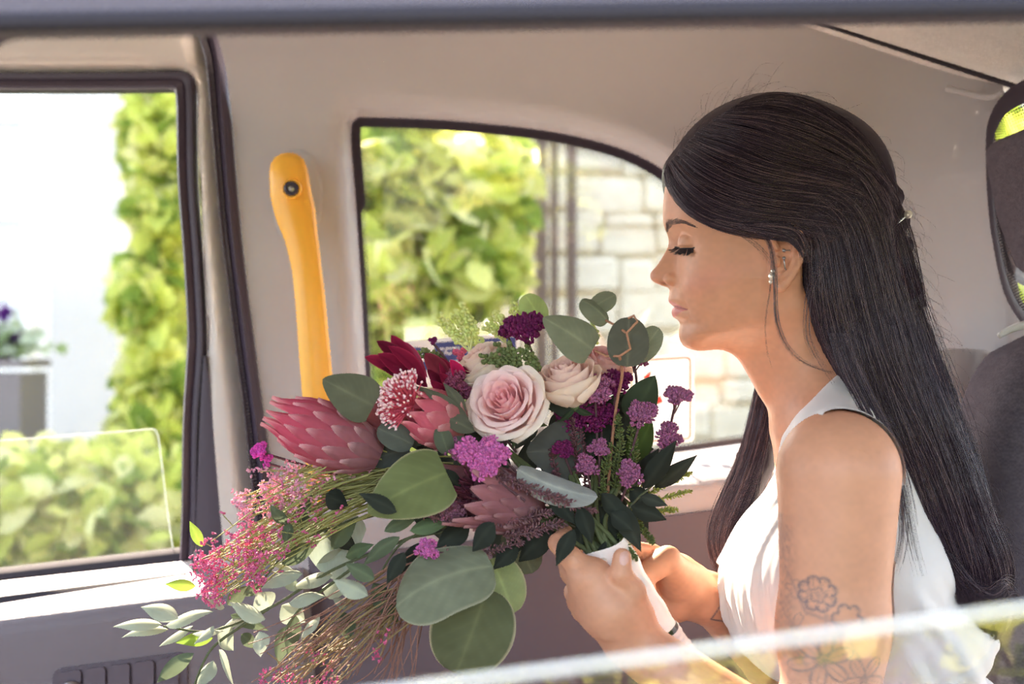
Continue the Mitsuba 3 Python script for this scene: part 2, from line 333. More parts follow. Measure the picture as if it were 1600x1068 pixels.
# ---------------------------------------------------------------- ceiling, floor, front and rear of the cab
def roof_z(x):
    return np.interp(x, [-2.0, 0.1, 0.24, 0.36, 0.50, 0.62, 0.90, 1.1], [1.705, 1.70, 1.672, 1.635, 1.590, 1.552, 1.44, 1.36])
xs = np.linspace(-1.6, 1.05, 70)
ys = np.r_[np.linspace(0.70, 1.66, 14), 1.70, 1.74, 1.768, 1.782]
V = np.stack([np.stack([np.array([x, y, roof_z(x) + 0.012 * np.clip((y - 1.72) / 0.06, 0, 1) ** 2]) for y in ys]) for x in xs])
V2 = V[:, ::-1] + [0, 0, 0.03]
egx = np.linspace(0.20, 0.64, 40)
add('edge_shadow', tube(np.array([[x, 1.70, roof_z(x) - 0.002] for x in egx]), np.linspace(0.0008, 0.0045, 40), 8), 'rubber_matte', parent='ceiling', smooth=True, label='dark strip standing in for the shadow gap along the edge of the headliner')  # dark tube put in for the shadow along the headliner joint
ceil = trimesh.util.concatenate([gridmesh(V), gridmesh(V2)])
add('ceiling', ceil, 'headliner', smooth=40, kind='structure', label='speckled pale grey headliner')
fl = trimesh.creation.box(extents=[2.8, 1.25, 0.05]); fl.apply_translation([-0.2, 1.3, 0.36])
add('floor', fl, 'carpet', smooth=False, kind='structure')
# ---------------------------------------------------------------- the street outside
def plaster(p, n, uv):
    return mix((0.86, 0.82, 0.73), (0.94, 0.90, 0.82), fbm(p.x * 3, p.y * 3, p.z * 3))
def plaster_shade(p, n, uv):  # greyer copy of the house plaster, for the side in shade
    return mix((0.52, 0.50, 0.465), (0.62, 0.595, 0.55), fbm(p.x * 3, p.y * 3, p.z * 3))
def asphalt(p, n, uv):
    return mix((0.08, 0.078, 0.075), (0.13, 0.125, 0.12), fbm(p.x * 9, p.y * 9, 0))
scene['plaster'] = two(pr(proc(plaster), 0.9, 0.1)); scene['shaded_plaster'] = two(pr(proc(plaster_shade), 0.9, 0.1))
scene['asphalt'] = two(pr(proc(asphalt), 0.9, 0.1))
scene['bark'] = two(pr((0.14, 0.10, 0.09), 0.9, 0.1)); scene['planter_grey'] = two(pr((0.20, 0.17, 0.17), 0.8, 0.2))
g = trimesh.creation.box(extents=[60, 60, 0.1]); g.apply_translation([0, 0, -0.05])
add('ground', g, 'asphalt', smooth=False, kind='structure')
def bx(lo, hi):
    lo, hi = np.asarray(lo, float), np.asarray(hi, float)
    m = trimesh.creation.box(extents=hi - lo); m.apply_translation((lo + hi) / 2); return m
# house: white front with a window, return with its shade in a greyer plaster
hx = P(88, 0, 7.0)[0]
house = thing('house', 'white plastered house front beyond the open door window', 'building')
add('front_wall', bx([-6.5, 7.0, 0], [hx - 0.002, 7.3, 3.4]), 'plaster', parent=house, smooth=False)
wf = add('window_frame', cat([bx([P(-330, 0, 7)[0], 6.95, 1.85], [P(52, 0, 7)[0], 7.0, 1.93]), bx([P(40, 0, 7)[0], 6.95, 1.1], [P(52, 0, 7)[0], 7.0, 2.35]), bx([P(-330, 0, 7)[0], 6.95, 2.33], [P(52, 0, 7)[0], 7.0, 2.40]), bx([P(-330, 0, 7)[0], 6.93, 1.06], [P(60, 0, 7)[0], 7.0, 1.12])]), 'plaster', parent=house, smooth=False)
add('window_pane', bx([P(-330, 0, 7)[0], 6.985, 1.1], [P(45, 0, 7)[0], 6.998, 2.35]), 'house_glass', parent=wf, smooth=False)
scene['house_glass'] = two(pr((0.55, 0.55, 0.55), 0.1, 0.6))
pier = thing('shaded_pier', 'plastered wall pier beside the white house front, its shade put into a grey tone', 'wall')
add('shaft', bx([hx + 0.002, 6.9, 0], [P(185, 0, 6.9)[0], 7.3, 3.3]), 'shaded_plaster', parent=pier, smooth=False)
add('coping', bx([hx + 0.002, 6.85, 3.3], [P(195, 0, 6.9)[0], 7.35, 3.38]), 'plaster', parent=pier, smooth=False)

_q = np.array([(-1, 0.0), (-0.5, 0.55), (0.2, 0.62), (1.0, 0.0), (0.2, -0.62), (-0.5, -0.55)])
def leaf_cloud(pts, size, rng, cols, facing=None):
    """Many folded six-cornered leaves at pts, one mesh with a colour per leaf."""
    n = len(pts)
    d = rng.normal(size=(n, 3)); d[:, 2] -= 0.4; d = unit(d)
    nn = unit(rng.normal(size=(n, 3)) * 0.8 + (facing if facing is not None else np.array([0, -0.3, 0.6])))
    s = unit(np.cross(nn, d)); d = unit(np.cross(s, nn))
    L = size * rng.uniform(0.6, 1.25, n)
    v = pts[:, None] + L[:, None, None] * 0.5 * (_q[None, :, :1] * d[:, None] + _q[None, :, 1:] * s[:, None] + 0.35 * np.abs(_q[None, :, 1:]) * nn[:, None])
    f = np.array([[0, 2, 1], [0, 3, 2], [0, 5, 4], [0, 4, 3]])
    f = (np.arange(n)[:, None, None] * 6 + f[None]).reshape(-1, 3)
    c = np.asarray(cols)[rng.integers(0, len(cols), n)] * rng.uniform(0.75, 1.2, (n, 1))
    return trimesh.Trimesh(v.reshape(-1, 3), f, process=False), np.repeat(np.clip(c, 0, 1), 6, axis=0)
GREENS = [(0.62, 0.66, 0.15), (0.82, 0.80, 0.28), (0.26, 0.36, 0.07), (0.92, 0.88, 0.45), (0.66, 0.70, 0.17)]
def shrub(name, label, category, blobs, n, size, seed, cols=GREENS, stems=(), group=None):
    """Foliage in ellipsoid blobs ((centre), (radii)); leaves thicken towards the surface of each blob."""
    rng = np.random.default_rng(seed)
    t = thing(name, label, category, group)
    w = np.array([r[0] * r[1] + r[0] * r[2] + r[1] * r[2] for _, r in blobs]); w = w / w.sum()
    pts = []
    for (c, r), k in zip(blobs, w):
        m = int(n * k); d = unit(rng.normal(size=(m, 3))) * (rng.uniform(0.35, 1.0, (m, 1)) ** 0.5)
        d *= 1 + 0.25 * (meshkit.noise(d * 3 + c)[:, None] - 0.5)
        pts.append(np.asarray(c) + d * r)
    pts = np.concatenate(pts); pts = pts[pts[:, 2] > 0.02]
    m, c = leaf_cloud(pts, size, rng, cols)
    add('leaves', m, 'vc_thin', parent=t, smooth=False, color=c, kind='stuff')
    tw = []
    for (c0, r0) in blobs:
        c0 = np.asarray(c0)
        for k in range(5):
            e = c0 + unit(rng.normal(size=3)) * np.asarray(r0) * 0.8
            b0 = np.array([c0[0] + rng.uniform(-.2, .2) * r0[0], c0[1], 0.0])
            tw.append(tube(spline([b0, (b0 + c0) / 2 + rng.normal(size=3) * 0.04, e], 8), np.linspace(0.014, 0.004, 8), 5))
    add('stems', cat(tw), 'bark', parent=t, smooth=True)
    return t
def blob(px, py, y, rx, ry, d):
    return (P(px, py, y), (rx / F * y, d, ry / F * y))
shrub('climbing_plant', 'climbing plant with bright leaves beside the shaded pier, seen through the door window', 'climbing plant',
      [blob(258, 215, 5.6, 70, 80, .25), blob(262, 330, 5.6, 62, 95, .25), blob(246, 470, 5.6, 72, 75, .25), blob(262, 590, 5.5, 70, 90, .25), blob(250, 690, 5.4, 80, 80, .25)], 1700, 0.15, 5)
shrub('hedge', 'low leafy hedge below the white house front', 'hedge', [blob(-120, 815, 4.6, 150, 120, .35), blob(60, 800, 4.6, 130, 110, .35), blob(200, 800, 4.6, 120, 115, .35), blob(330, 810, 4.6, 110, 105, .35), blob(100, 960, 4.6, 300, 110, .4)], 3400, 0.12, 6)
shrub('ivy_bush', 'tall bright green bush filling the left of the quarter window', 'bush',
      [blob(620, 270, 5.0, 130, 100, .35), blob(745, 300, 5.0, 92, 110, .35), blob(600, 420, 5.0, 130, 110, .35), blob(735, 420, 5.0, 85, 75, .35), blob(650, 540, 5.0, 120, 90, .35), blob(600, 690, 5.0, 160, 120, .35)], 2700, 0.15, 7)
shrub('rear_shrub', 'yellow green shrub showing through the rear window corner', 'shrub', [((1.25, 3.3, 1.75), (0.5, 0.5, 0.6)), ((1.6, 3.6, 1.2), (0.6, 0.5, 0.8))], 1200, 0.10, 8, cols=[(0.45, 0.55, 0.08), (0.55, 0.6, 0.1)])
# planter with pansies
pl = thing('planter', 'grey brown square planter by the white house front', 'planter')
x0, x1 = P(-60, 0, 5.2)[0], P(46, 0, 5.2)[0]; z1, z0 = P(0, 574, 5.2)[2], P(0, 690, 5.2)[2]
add('box', bx([x0, 5.1, z0], [x1, 5.4, z1 - .02]), 'planter_grey', parent=pl, smooth=False)
add('rim', cat([bx([x0 - .01, 5.09, z1], [x1 + .01, 5.12, z1 + .03]), bx([x1 - .02, 5.12, z1], [x1 + .01, 5.41, z1 + .03])]), 'planter_grey', parent=pl, smooth=False)
pd = add('pedestal', bx([x0 + .02, 5.15, 0], [x1 - .02, 5.38, z0]), 'plaster', parent=pl, smooth=False)
rng = np.random.default_rng(3)
pt = thing('pansies', 'purple pansies growing in the grey planter', 'flowers')
pq = P(10, 540, 5.2) + rng.normal(size=(160, 3)) * [0.06, 0.05, 0.04]; pq[:, 2] = np.maximum(pq[:, 2], z1 + 0.06)
m, c = leaf_cloud(pq, 0.06, rng, [(0.35, 0.45, 0.2), (0.5, 0.55, 0.4)])
add('leaves', m, 'vc_thin', parent=pt, smooth=False, color=c, kind='stuff')
for k, (a, b_) in enumerate([(6, 489), (3, 552), (-14, 520), (22, 530)]):
    m, c = leaf_cloud(P(a, b_, 5.18) + rng.normal(size=(9, 3)) * 0.012, 0.055, rng, [(0.16, 0.03, 0.22), (0.10, 0.03, 0.2)])
    add('blossom', m, 'vc_thin', parent=pt, smooth=False, color=c)
# stone wall and fence posts right of the bush
def stone_col(p, n, uv):
    a = fbm(p.x * 4, p.y * 4, p.z * 4); b_ = noise(p.x * 25, p.y * 25, p.z * 25)
    return mix((0.52, 0.45, 0.33), (0.84, 0.78, 0.64), a * 0.7 + b_ * 0.3)
scene['stone'] = two(pr(proc(stone_col), 0.9, 0.1))
sw = thing('stone_wall', 'tan stone wall behind the woman, seen through the quarter window', 'wall')
add('mortar', bx([P(820, 0, 6.2)[0], 6.25, 0], [3.2, 6.5, 3.2]), 'stone', parent=sw, smooth=False)
rng = np.random.default_rng(11)
z = 0.3
while z < 3.0:
    h = rng.uniform(0.07, 0.17); x = P(830, 0, 6.2)[0] + rng.uniform(-.2, .0)
    while x < 1.45:
        w = rng.uniform(0.10, 0.42); dz = rng.uniform(-.02, .02)
        m = rbox([x + w / 2, 6.24, z + h / 2 + dz], [w - 0.004, 0.06 + rng.uniform(0, .05), h * rng.uniform(.9, 1.1) - 0.002], 0.02, 1)
        add('stone', m, 'stone', parent=sw, smooth=30)
        x += w
    z += h
for k, a in enumerate([846, 866, 893, 806]):
    pst = [('dark weathered fence post nearest the bush', 9), ('second dark fence post from the bush', 6), ('dark fence post nearest the stone wall', 8), ('dark fence post half hidden by the bush', 8)][k]
    q = P(a, 300, 5.9); w = pst[1] / F * 5.9
    m = cat([rbox([q[0], 5.9, 1.2], [w * 2, 0.07, 2.4], 0.01, 1), ellipsoid([q[0], 5.9, 2.4], (w, 0.035, 0.05), 1)])
    add('fence_post', m, 'bark', smooth=30, label=pst[0] + ', seen through the quarter window', cat='fence post')
# shrub on the photographer's side, mirrored in the near glass
shrub('street_bush', 'leafy bush on the camera side, mirrored in the near glass', 'bush', [((0.95, -1.3, 1.0), (0.7, 0.4, 0.45)), ((0.2, -1.6, 0.75), (0.5, 0.4, 0.4)), ((1.7, -1.5, 1.1), (0.5, 0.4, 0.5))], 1300, 0.13, 9)
# ---------------------------------------------------------------- near side, rear and front of the cab, seats
YN = 0.70
def nx_(px, py): return PX([(px, py, YN)])[0]
near_hole = Polygon([(-0.286, 0.93), (0.40, 0.93), (0.40, 1.10), (0.36, 1.424), (-0.286, 1.4135)]).buffer(-0.02).buffer(0.02, quad_segs=6)
near_out = Polygon([(-0.62, 0.34), (1.08, 0.34), (1.08, 1.40), (0.62, 1.58), (0.25, 1.70), (-0.62, 1.72)])
door2 = thing('door_2', 'near door of the cab, its window lowered', None, kind='structure')
add('door_shell', sheet(np.array(near_out.exterior.coords), lambda x, z: x * 0 + YN + 0.02, 0.06, holes=[np.array(near_hole.exterior.coords), np.array([(0.47, 1.04), (0.90, 1.06), (0.84, 1.33), (0.66, 1.45), (0.47, 1.52)])], thick=0.05), 'trim_dark', parent=door2, smooth=30, label='grey inner shell of the near door')
add('rear_pane', sheet([(0.46, 1.03), (0.91, 1.05), (0.85, 1.34), (0.66, 1.46), (0.46, 1.53)], lambda x, z: x * 0 + YN + 0.03, 0.3, thick=0), 'pane', parent=door2, smooth=False)
ring = np.array(near_hole.buffer(-0.004).exterior.coords)[:-1]
ring3 = np.stack([ring[:, 0], ring[:, 0] * 0 + YN + 0.012, ring[:, 1]], 1)
rp = np.vstack([ring3, ring3[:2]])
add('window_seal', tube(rp, 0.0048, 10, caps=False), 'rubber_matte', parent=door2, smooth=True, label='blurred dark seal along the top of the near window')
# lowered near glass: its upper edge slants up to the right
g0, g1 = P(-60, 1152, YN), P(1660, 927, YN)
gpoly = np.array([(g0[0], g0[2]), (g1[0], g1[2]), (0.385, 0.94), (-0.245, 0.94)])
gpoly = np.array([(-0.245, np.interp(-0.245, [g0[0], g1[0]], [g0[2], g1[2]])), (0.383, g0[2] + (g1[2] - g0[2]) * (0.383 - g0[0]) / (g1[0] - g0[0])), (0.383, 0.94), (-0.245, 0.94)])
add('near_glass', sheet(gpoly, lambda x, z: x * 0 + YN, 0.3, thick=0), 'pane', parent=door2, smooth=False, label='lowered clear glass of the near door')
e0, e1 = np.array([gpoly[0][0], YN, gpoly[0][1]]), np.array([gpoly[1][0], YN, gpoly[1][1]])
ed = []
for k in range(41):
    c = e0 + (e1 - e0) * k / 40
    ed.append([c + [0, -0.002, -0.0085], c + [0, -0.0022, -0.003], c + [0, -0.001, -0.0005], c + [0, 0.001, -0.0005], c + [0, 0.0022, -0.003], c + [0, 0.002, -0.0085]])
scene['sky_edge'] = {'type': 'blendbsdf', 'weight': 0.28, 'a': {'type': 'thindielectric'}, 'b': two(pr((0.86, 0.84, 0.83), 0.4))}  # white share of the blend stands in for sky refracted by the bevel
add('glass_edge', gridmesh(np.array(ed)), 'sky_edge', parent=door2, smooth=40, label='bevelled upper edge of the near glass, sky glare painted in as a pale tone')
# rear bulkhead with the rear window, front bulkhead
rear_hole = [(0.80, 1.02), (1.62, 1.02), (1.58, 1.33), (1.45, 1.40), (0.95, 1.40), (0.84, 1.33)]
def rear_mesh(outline, holes, x):
    m = sheet(np.array(outline), lambda a, b: a * 0, 0.1, holes=[np.array(h) for h in holes], thick=0.03)
    v = np.array(m.vertices); return trimesh.Trimesh(np.stack([x + v[:, 1], v[:, 0], v[:, 2]], 1), m.faces[:, ::-1], process=False)
add('wall_rear', rear_mesh([(0.68, 0.34), (1.80, 0.34), (1.80, 1.52), (0.68, 1.52)], [rear_hole], 0.98), 'trim_grey', kind='structure', smooth=30, label='rear wall of the cab behind the seats')
add('wall_front', rear_mesh([(0.68, 0.34), (1.80, 0.34), (1.80, 1.0), (0.68, 1.0)], [], -1.12), 'trim_dark', kind='structure', smooth=30, label='low partition at the front of the cab')
# rear corner glass with its black dotted border (turned towards the cabin)
def RC(px, py, u=0.0):
    """Rear corner plane: runs from the far wall forward and to the right."""
    y = 1.655 - (px - 1545) * 0.0011
    return P(px, py, y) + [0, -u, 0]
co = spline([(1700, 118), (1640, 118), (1600, 128), (1568, 150), (1548, 182), (1541, 220), (1543, 300), (1552, 380), (1575, 470), (1620, 520), (1700, 530)], 60)
ci = spline([(1700, 152), (1640, 152), (1604, 160), (1574, 176), (1557, 200), (1549, 232), (1551, 300), (1560, 380), (1583, 462), (1624, 506), (1700, 514)], 60)
win2 = thing('window_2', 'rear corner window with a black dotted border', None, kind='structure')
V = np.stack([np.array([RC(*(a * (1 - t) + b_ * t), u) for t, u in ((-0.1, 0.0), (0, 0.004), (0.5, 0.006), (1, 0.004))]) for a, b_ in zip(co, ci)])
add('black_border', gridmesh(V), 'frit', parent=win2, smooth=40)
dots = []
for row in range(7):
    t = 1.12 + 0.17 * row
    ln = co * (1 - t) + ci * t
    L = np.r_[0, np.cumsum(np.linalg.norm(np.diff(ln, axis=0), axis=1))]
    for s in np.arange(1 + 2 * (row % 2), L[-1], 4.4):
        q = RC(np.interp(s, L, ln[:, 0]), np.interp(s, L, ln[:, 1]), 0.002)
        r = 0.00125 - 0.00009 * row
        dots.append(dv * [r, 0.0006, r] + q)
add('border_dots', trimesh.Trimesh(np.concatenate(dots), np.concatenate([df + k * len(dv) for k in range(len(dots))]), process=False), 'frit', parent=win2, smooth=False, kind='stuff')
pp = np.array([RC(a, b_, -0.004) for a, b_ in co])
cpt = RC(1660, 320, -0.004)
add('pane', trimesh.Trimesh(np.vstack([pp, cpt]), np.array([[k, k + 1, len(pp)] for k in range(len(pp) - 1)]), process=False), 'pane', parent=win2, smooth=False)
# trim lip that curls up between roof lining and rear glass
lip = spline([(1480, 138), (1520, 148), (1545, 152), (1560, 148), (1567, 143)], 24)
add('trim_lip', tube([P(a, b_, 1.725 - (a - 1480) * 0.0009) for a, b_ in lip], np.linspace(0.004, 0.0028, 24), 8), 'trim_grey', parent='wall_right', smooth=True, label='curled corner of the trim')
# the far headrest and the seat back
def soft_block(field, lo, hi, h):
    return surface_nets(field, np.arange(lo[0], hi[0], h), np.arange(lo[1], hi[1], h), np.arange(lo[2], hi[2], h))
# ---------------------------------------------------------------- implicit surfaces for the figure
def smin(a, b, k):
    h = np.maximum(k - np.abs(a - b), 0) / k
    return np.minimum(a, b) - h * h * k * 0.25
def smax(a, b, k): return -smin(-a, -b, k)
def rcone(p, a, b, ra, rb):
    """Capsule from a to b with a radius that runs from ra to rb."""
    a, b = np.asarray(a, float), np.asarray(b, float)
    d = b - a; t = np.clip(((p - a) @ d) / (d @ d), 0, 1)
    return np.linalg.norm(p - a - t[:, None] * d, axis=1) - (ra + (rb - ra) * t)
def ell(p, c, r):
    q = (p - np.asarray(c, float)) / np.asarray(r, float)
    k0 = np.linalg.norm(q, axis=1); k1 = np.linalg.norm(q / np.asarray(r, float), axis=1)
    return k0 * (k0 - 1) / np.maximum(k1, 1e-9)
def chain(p, pts, rad, k=0):
    d = None
    for i in range(len(pts) - 1):
        e = rcone(p, pts[i], pts[i + 1], rad[i], rad[i + 1])
        d = e if d is None else (smin(d, e, k) if k else np.minimum(d, e))
    return d
def surface_nets(f, xs, ys, zs, coarse=4, band=1.6):
    """Zero surface of f over a rectilinear grid, evaluated only near the surface."""
    nx, ny, nz = len(xs), len(ys), len(zs)
    def idx(n): return np.unique(np.r_[np.arange(0, n, coarse), n - 1])
    ix, iy, iz = idx(nx), idx(ny), idx(nz)
    X, Y, Z = np.meshgrid(xs[ix], ys[iy], zs[iz], indexing='ij')
    fc = f(np.stack([X.ravel(), Y.ravel(), Z.ravel()], 1)).reshape(X.shape)
    cell = max(np.diff(xs[ix]).max(), np.diff(ys[iy]).max(), np.diff(zs[iz]).max())
    near = np.abs(fc) < band * cell
    bx_, by_, bz_ = [np.minimum(np.arange(n) // coarse, len(i) - 1) for n, i in ((nx, ix), (ny, iy), (nz, iz))]
    val = np.where(fc > 0, 1.0, -1.0).astype(np.float32)[np.ix_(bx_, by_, bz_)]
    from scipy.ndimage import binary_dilation
    nd = binary_dilation(near, np.ones((2, 2, 2)), origin=-1)   # a block counts if one of its eight corners is near
    act = nd[np.ix_(bx_, by_, bz_)] | near[np.ix_(bx_, by_, bz_)]
    I = np.argwhere(act)
    out = np.empty(len(I), np.float32)
    for s in range(0, len(I), 400000):
        j = I[s:s + 400000]
        out[s:s + 400000] = f(np.stack([xs[j[:, 0]], ys[j[:, 1]], zs[j[:, 2]]], 1))
    val[act] = out
    s = val < 0
    cnt = np.zeros((nx - 1, ny - 1, nz - 1), np.uint8)
    for a in (0, 1):
        for b in (0, 1):
            for c in (0, 1):
                cnt += s[a:nx - 1 + a, b:ny - 1 + b, c:nz - 1 + c]
    cells = np.argwhere((cnt > 0) & (cnt < 8))
    vid = -np.ones(cnt.shape, np.int32); vid[tuple(cells.T)] = np.arange(len(cells))
    pos = np.zeros((len(cells), 3)); num = np.zeros(len(cells))
    cr = [(a, b, c) for a in (0, 1) for b in (0, 1) for c in (0, 1)]
    xyz = (xs, ys, zs)
    for a in cr:
        for ax in range(3):
            if a[ax]: continue
            b = list(a); b[ax] = 1
            i0 = cells + a; i1 = cells + b
            v0, v1 = val[tuple(i0.T)], val[tuple(i1.T)]
            m = (v0 < 0) != (v1 < 0)
            t = v0[m] / (v0[m] - v1[m])
            q = np.stack([xyz[k][i0[m][:, k]] for k in range(3)], 1)
            q[:, ax] += t * (xyz[ax][i1[m][:, ax]] - q[:, ax])
            pos[m] += q; num[m] += 1
    pos /= np.maximum(num, 1)[:, None]
    faces = []
    for ax in range(3):
        o = [k for k in range(3) if k != ax]
        sl0 = [slice(None)] * 3; sl1 = [slice(None)] * 3
        sl0[ax] = slice(0, -1); sl1[ax] = slice(1, None)
        for k in o: sl0[k] = slice(1, -1); sl1[k] = slice(1, -1)
        A, B = s[tuple(sl0)], s[tuple(sl1)]
        e = np.argwhere(A != B)
        flip = B[tuple(e.T)]
        base = e.copy()
        for k in o: base[:, k] += 1
        def v(d1, d2):
            q = base.copy(); q[:, o[0]] -= d1; q[:, o[1]] -= d2; return vid[tuple(q.T)]
        quad = np.stack([v(1, 1), v(0, 1), v(0, 0), v(1, 0)], 1)
        rev = flip if ax != 1 else ~flip
        quad[rev] = quad[rev][:, ::-1]
        faces.append(quad)
    q = np.concatenate(faces)
    q = q[(q >= 0).all(1)]
    # split each quad along its shorter diagonal
    d0 = np.linalg.norm(pos[q[:, 0]] - pos[q[:, 2]], axis=1); d1 = np.linalg.norm(pos[q[:, 1]] - pos[q[:, 3]], axis=1)
    t = np.where((d0 <= d1)[:, None, None], q[:, [[0, 1, 2], [0, 2, 3]]], q[:, [[1, 2, 3], [1, 3, 0]]]).reshape(-1, 3)
    m = trimesh.Trimesh(pos, t, process=False)
    return m
def axis_steps(*parts):
    """Grid coordinates from (start, stop, step) runs."""
    out = [np.arange(a, b, h) for a, b, h in parts]
    return np.unique(np.round(np.concatenate(out), 6))
def fnormals(f, v, e=0.0006):
    g = np.stack([f(v + np.eye(3)[k] * e) - f(v - np.eye(3)[k] * e) for k in range(3)], 1)
    return unit(g)

# head space: frame pixels at the head's middle plane, W = pixels of depth from that plane (minus is nearer the camera)
YH = 1.36; SH = YH / F
def to_head(p):
    return np.stack([p[:, 0] / SH + 800, 534 - (p[:, 2] - CZ) / SH, (p[:, 1] - YH) / SH], 1)
def from_head(q):
    q = np.atleast_2d(np.asarray(q, float))
    return np.stack([(q[:, 0] - 800) * SH, YH + q[:, 2] * SH, CZ - (q[:, 1] - 534) * SH], 1)
def Hp(px, py, W):
    """Head-space point that the frame shows at (px, py), W pixels of depth from the middle plane."""
    k = (YH + W * SH) / YH
    return np.array([800 + (px - 800) * k, 534 + (py - 534) * k, W])
# ---------------------------------------------------------------- the woman: skin
prof_px = np.array([(1120, 150), (1085, 190), (1062, 225), (1047, 270), (1043, 300), (1040.5, 317), (1039, 329), (1038.3, 340), (1039, 350), (1042.5, 360), (1045.5, 371), (1045.6, 378), (1042.8, 387), (1039, 394), (1033, 404.5),
                    (1025.5, 415.5), (1019.5, 423), (1017.6, 429), (1019.3, 435), (1024.5, 440.5), (1033, 445.6), (1042, 448.4), (1045.6, 451), (1046.8, 455), (1045.6, 462), (1044.6, 467.5), (1046, 471.8), (1049.5, 475.3), (1052.5, 478.6),
                    (1051, 482), (1049.8, 486.5), (1050.4, 491), (1053, 495.3), (1058.5, 499), (1062.2, 503), (1063.4, 507.5), (1062, 514), (1061.3, 521), (1062.2, 528), (1065, 535), (1071, 541.8), (1084, 547.5), (1100, 549), (1150, 560)])
base_px = np.array([(1120, 150), (1085, 190), (1062, 225), (1047, 270), (1043, 300), (1040.5, 318), (1040, 335), (1043, 350), (1049, 368), (1054, 385), (1056, 405), (1055, 430), (1052, 450), (1054, 466), (1058, 480), (1062, 495), (1064, 506), (1062.6, 514), (1061.3, 521), (1062.2, 528), (1065, 535), (1071, 541.8), (1084, 547.5), (1100, 549), (1150, 560)])
def vcurve(pts, n=900):
    s = spline(pts, n); o = np.argsort(s[:, 1]); return s[o, 1], s[o, 0]
_pv, _pu = vcurve(prof_px); _bv, _bu = vcurve(base_px)
mouth_W = 40.0
def mouth_line(w): return 479.0 + 4.5 * (w / mouth_W) ** 2
def head_field(q):
    """Head in head space (pixels): the traced profile in front, sides and jaw, cranium, eyes, nose, lips."""
    U, V, W = q.T; w = np.abs(W)
    Pf = np.interp(V, _pv, _pu); Pb = np.interp(V, _bv, _bu)
    feat = Pb - Pf                                           # how far nose and lips stand out of the plain face
    isn = 1 / (1 + np.exp((V - 450) / 1.0))                  # nose above, lips below
    sg = np.interp(V, [340, 372, 395, 415, 430, 440, 449], [13, 10.5, 11.5, 14.5, 18.5, 20, 19])
    gn = np.exp(-(w / sg) ** 2.2)
    gl = np.clip(1 - (w / 46) ** 2, 0, 1) ** 0.75
    gl = np.where(V > 498, np.exp(-(w / 40) ** 2), gl)
    gb = np.exp(-(w / 22) ** 2)
    nose_w = np.where(V < 360, gb, gn)
    add_ = feat * (isn * nose_w + (1 - isn) * gl)
    B = np.interp(V, [250, 300, 340, 380, 420, 450, 480, 510, 530, 548, 560], [112, 116, 117, 117, 113, 104, 93, 79, 68, 56, 46])
    A = np.interp(V, [250, 340, 380, 420, 450, 480, 510, 530, 548], [95, 95, 92, 88, 84, 80, 72, 62, 54])
    r = np.clip(w / B, 0, 0.995)
    lat = A * (1 - (1 - r ** 2.15) ** (1 / 2.15))
    front = Pb - add_ + lat - U
    # eye socket, brow, cheek
    es = np.exp(-((w - 50) / 25) ** 2 - ((V - 380) / 17) ** 2)
    inner = np.exp(-((w - 24) / 11) ** 2 - ((V - 386) / 14) ** 2)
    brow = np.exp(-((w - 46) / 30) ** 2 - ((V - 352 - 0.0022 * (w - 46) ** 2) / 10) ** 2)
    cheek = np.exp(-((w - 72) / 30) ** 2 - ((V - 425) / 24) ** 2)
    hollow = np.exp(-((w - 78) / 26) ** 2 - ((V - 470) / 22) ** 2)
    naso = np.exp(-((w - 33 - 0.25 * (V - 445)) / 6) ** 2 - ((V - 455) / 14) ** 2)
    front = front + 9.0 * es + 5 * inner - 2.5 * brow - 4.0 * cheek + 2.2 * hollow + 1.0 * naso
    # lips: the line between them, soft corners
    ml = mouth_line(w)
    gro = np.exp(-((V - ml) / 1.5) ** 2) * np.clip((50 - w) / 10, 0, 1)
    corner = np.exp(-((w - 44) / 6) ** 2 - ((V - 484) / 7) ** 2)
    front = front + 3.2 * gro + 2.2 * corner
    front = front / np.sqrt(1 + np.clip(lat / 30, 0, 1.5) ** 2)
    side = w - np.interp(U, [1040, 1080, 1120, 1170, 1215, 1260, 1330], [70, 92, 105, 113, 115, 110, 85]) * np.interp(V, [300, 400, 440, 480, 510, 540, 560], [1, 1, 0.97, 0.87, 0.78, 0.68, 0.60])
    jaw_v = np.interp(U, [1060, 1076, 1090, 1120, 1150, 1180, 1210, 1260], [546, 548.5, 548.5, 546, 543, 541, 538, 520]) - 0.0048 * w ** 2 * np.interp(U, [1060, 1090, 1150, 1210], [2.0, 1.3, 1.0, 0.95])
    jaw = (V - jaw_v) * 0.9
    face = smax(smax(front, side, 16), jaw, 9)
    face = smax(face, U - 1235, 20)
    face = smax(face, 255 - V, 20)
    cran = ell(q, (1195, 312, 0), (148, 142, 112))
    d = smin(face, cran, 26)
    # eyeballs under closed lids with a crease and a lid edge
    qe = np.stack([U, V, w], 1)
    lash = 388.5 + 0.012 * (w - 50) ** 2 * np.where(w > 50, 0.25, 0.6)
    rad = 20.5 - 2.6 / (1 + np.exp(-(V - lash) / 0.5))
    eye = np.linalg.norm((qe - [1073.5, 383, 50]) / [1, 1.0, 1.12], axis=1) - rad
    d = smin(d, eye, 5)
    crease = np.exp(-((V - 371 - 0.004 * (w - 50) ** 2) / 2.0) ** 2 - ((w - 50) / 20) ** 4) * (U < 1095)
    d = d + 1.3 * crease
    # alae and nostrils
    d = smin(d, ell(qe, (1047.5, 437, 19.5), (12.5, 9.8, 9.5)), 5)
    d = smin(d, ell(qe, (1027, 431.5, 0), (10, 9.5, 11)), 6)
    alc = np.exp(-((U - 1061.5) / 2.0) ** 2 - ((V - 436) / 9) ** 2 - ((w - 24) / 9) ** 2)
    d = d + 1.6 * alc
    d = smax(d, -ell(qe, (1037, 445.5, 11.5), (7.5, 5.2, 4.6)), 3)
    return d
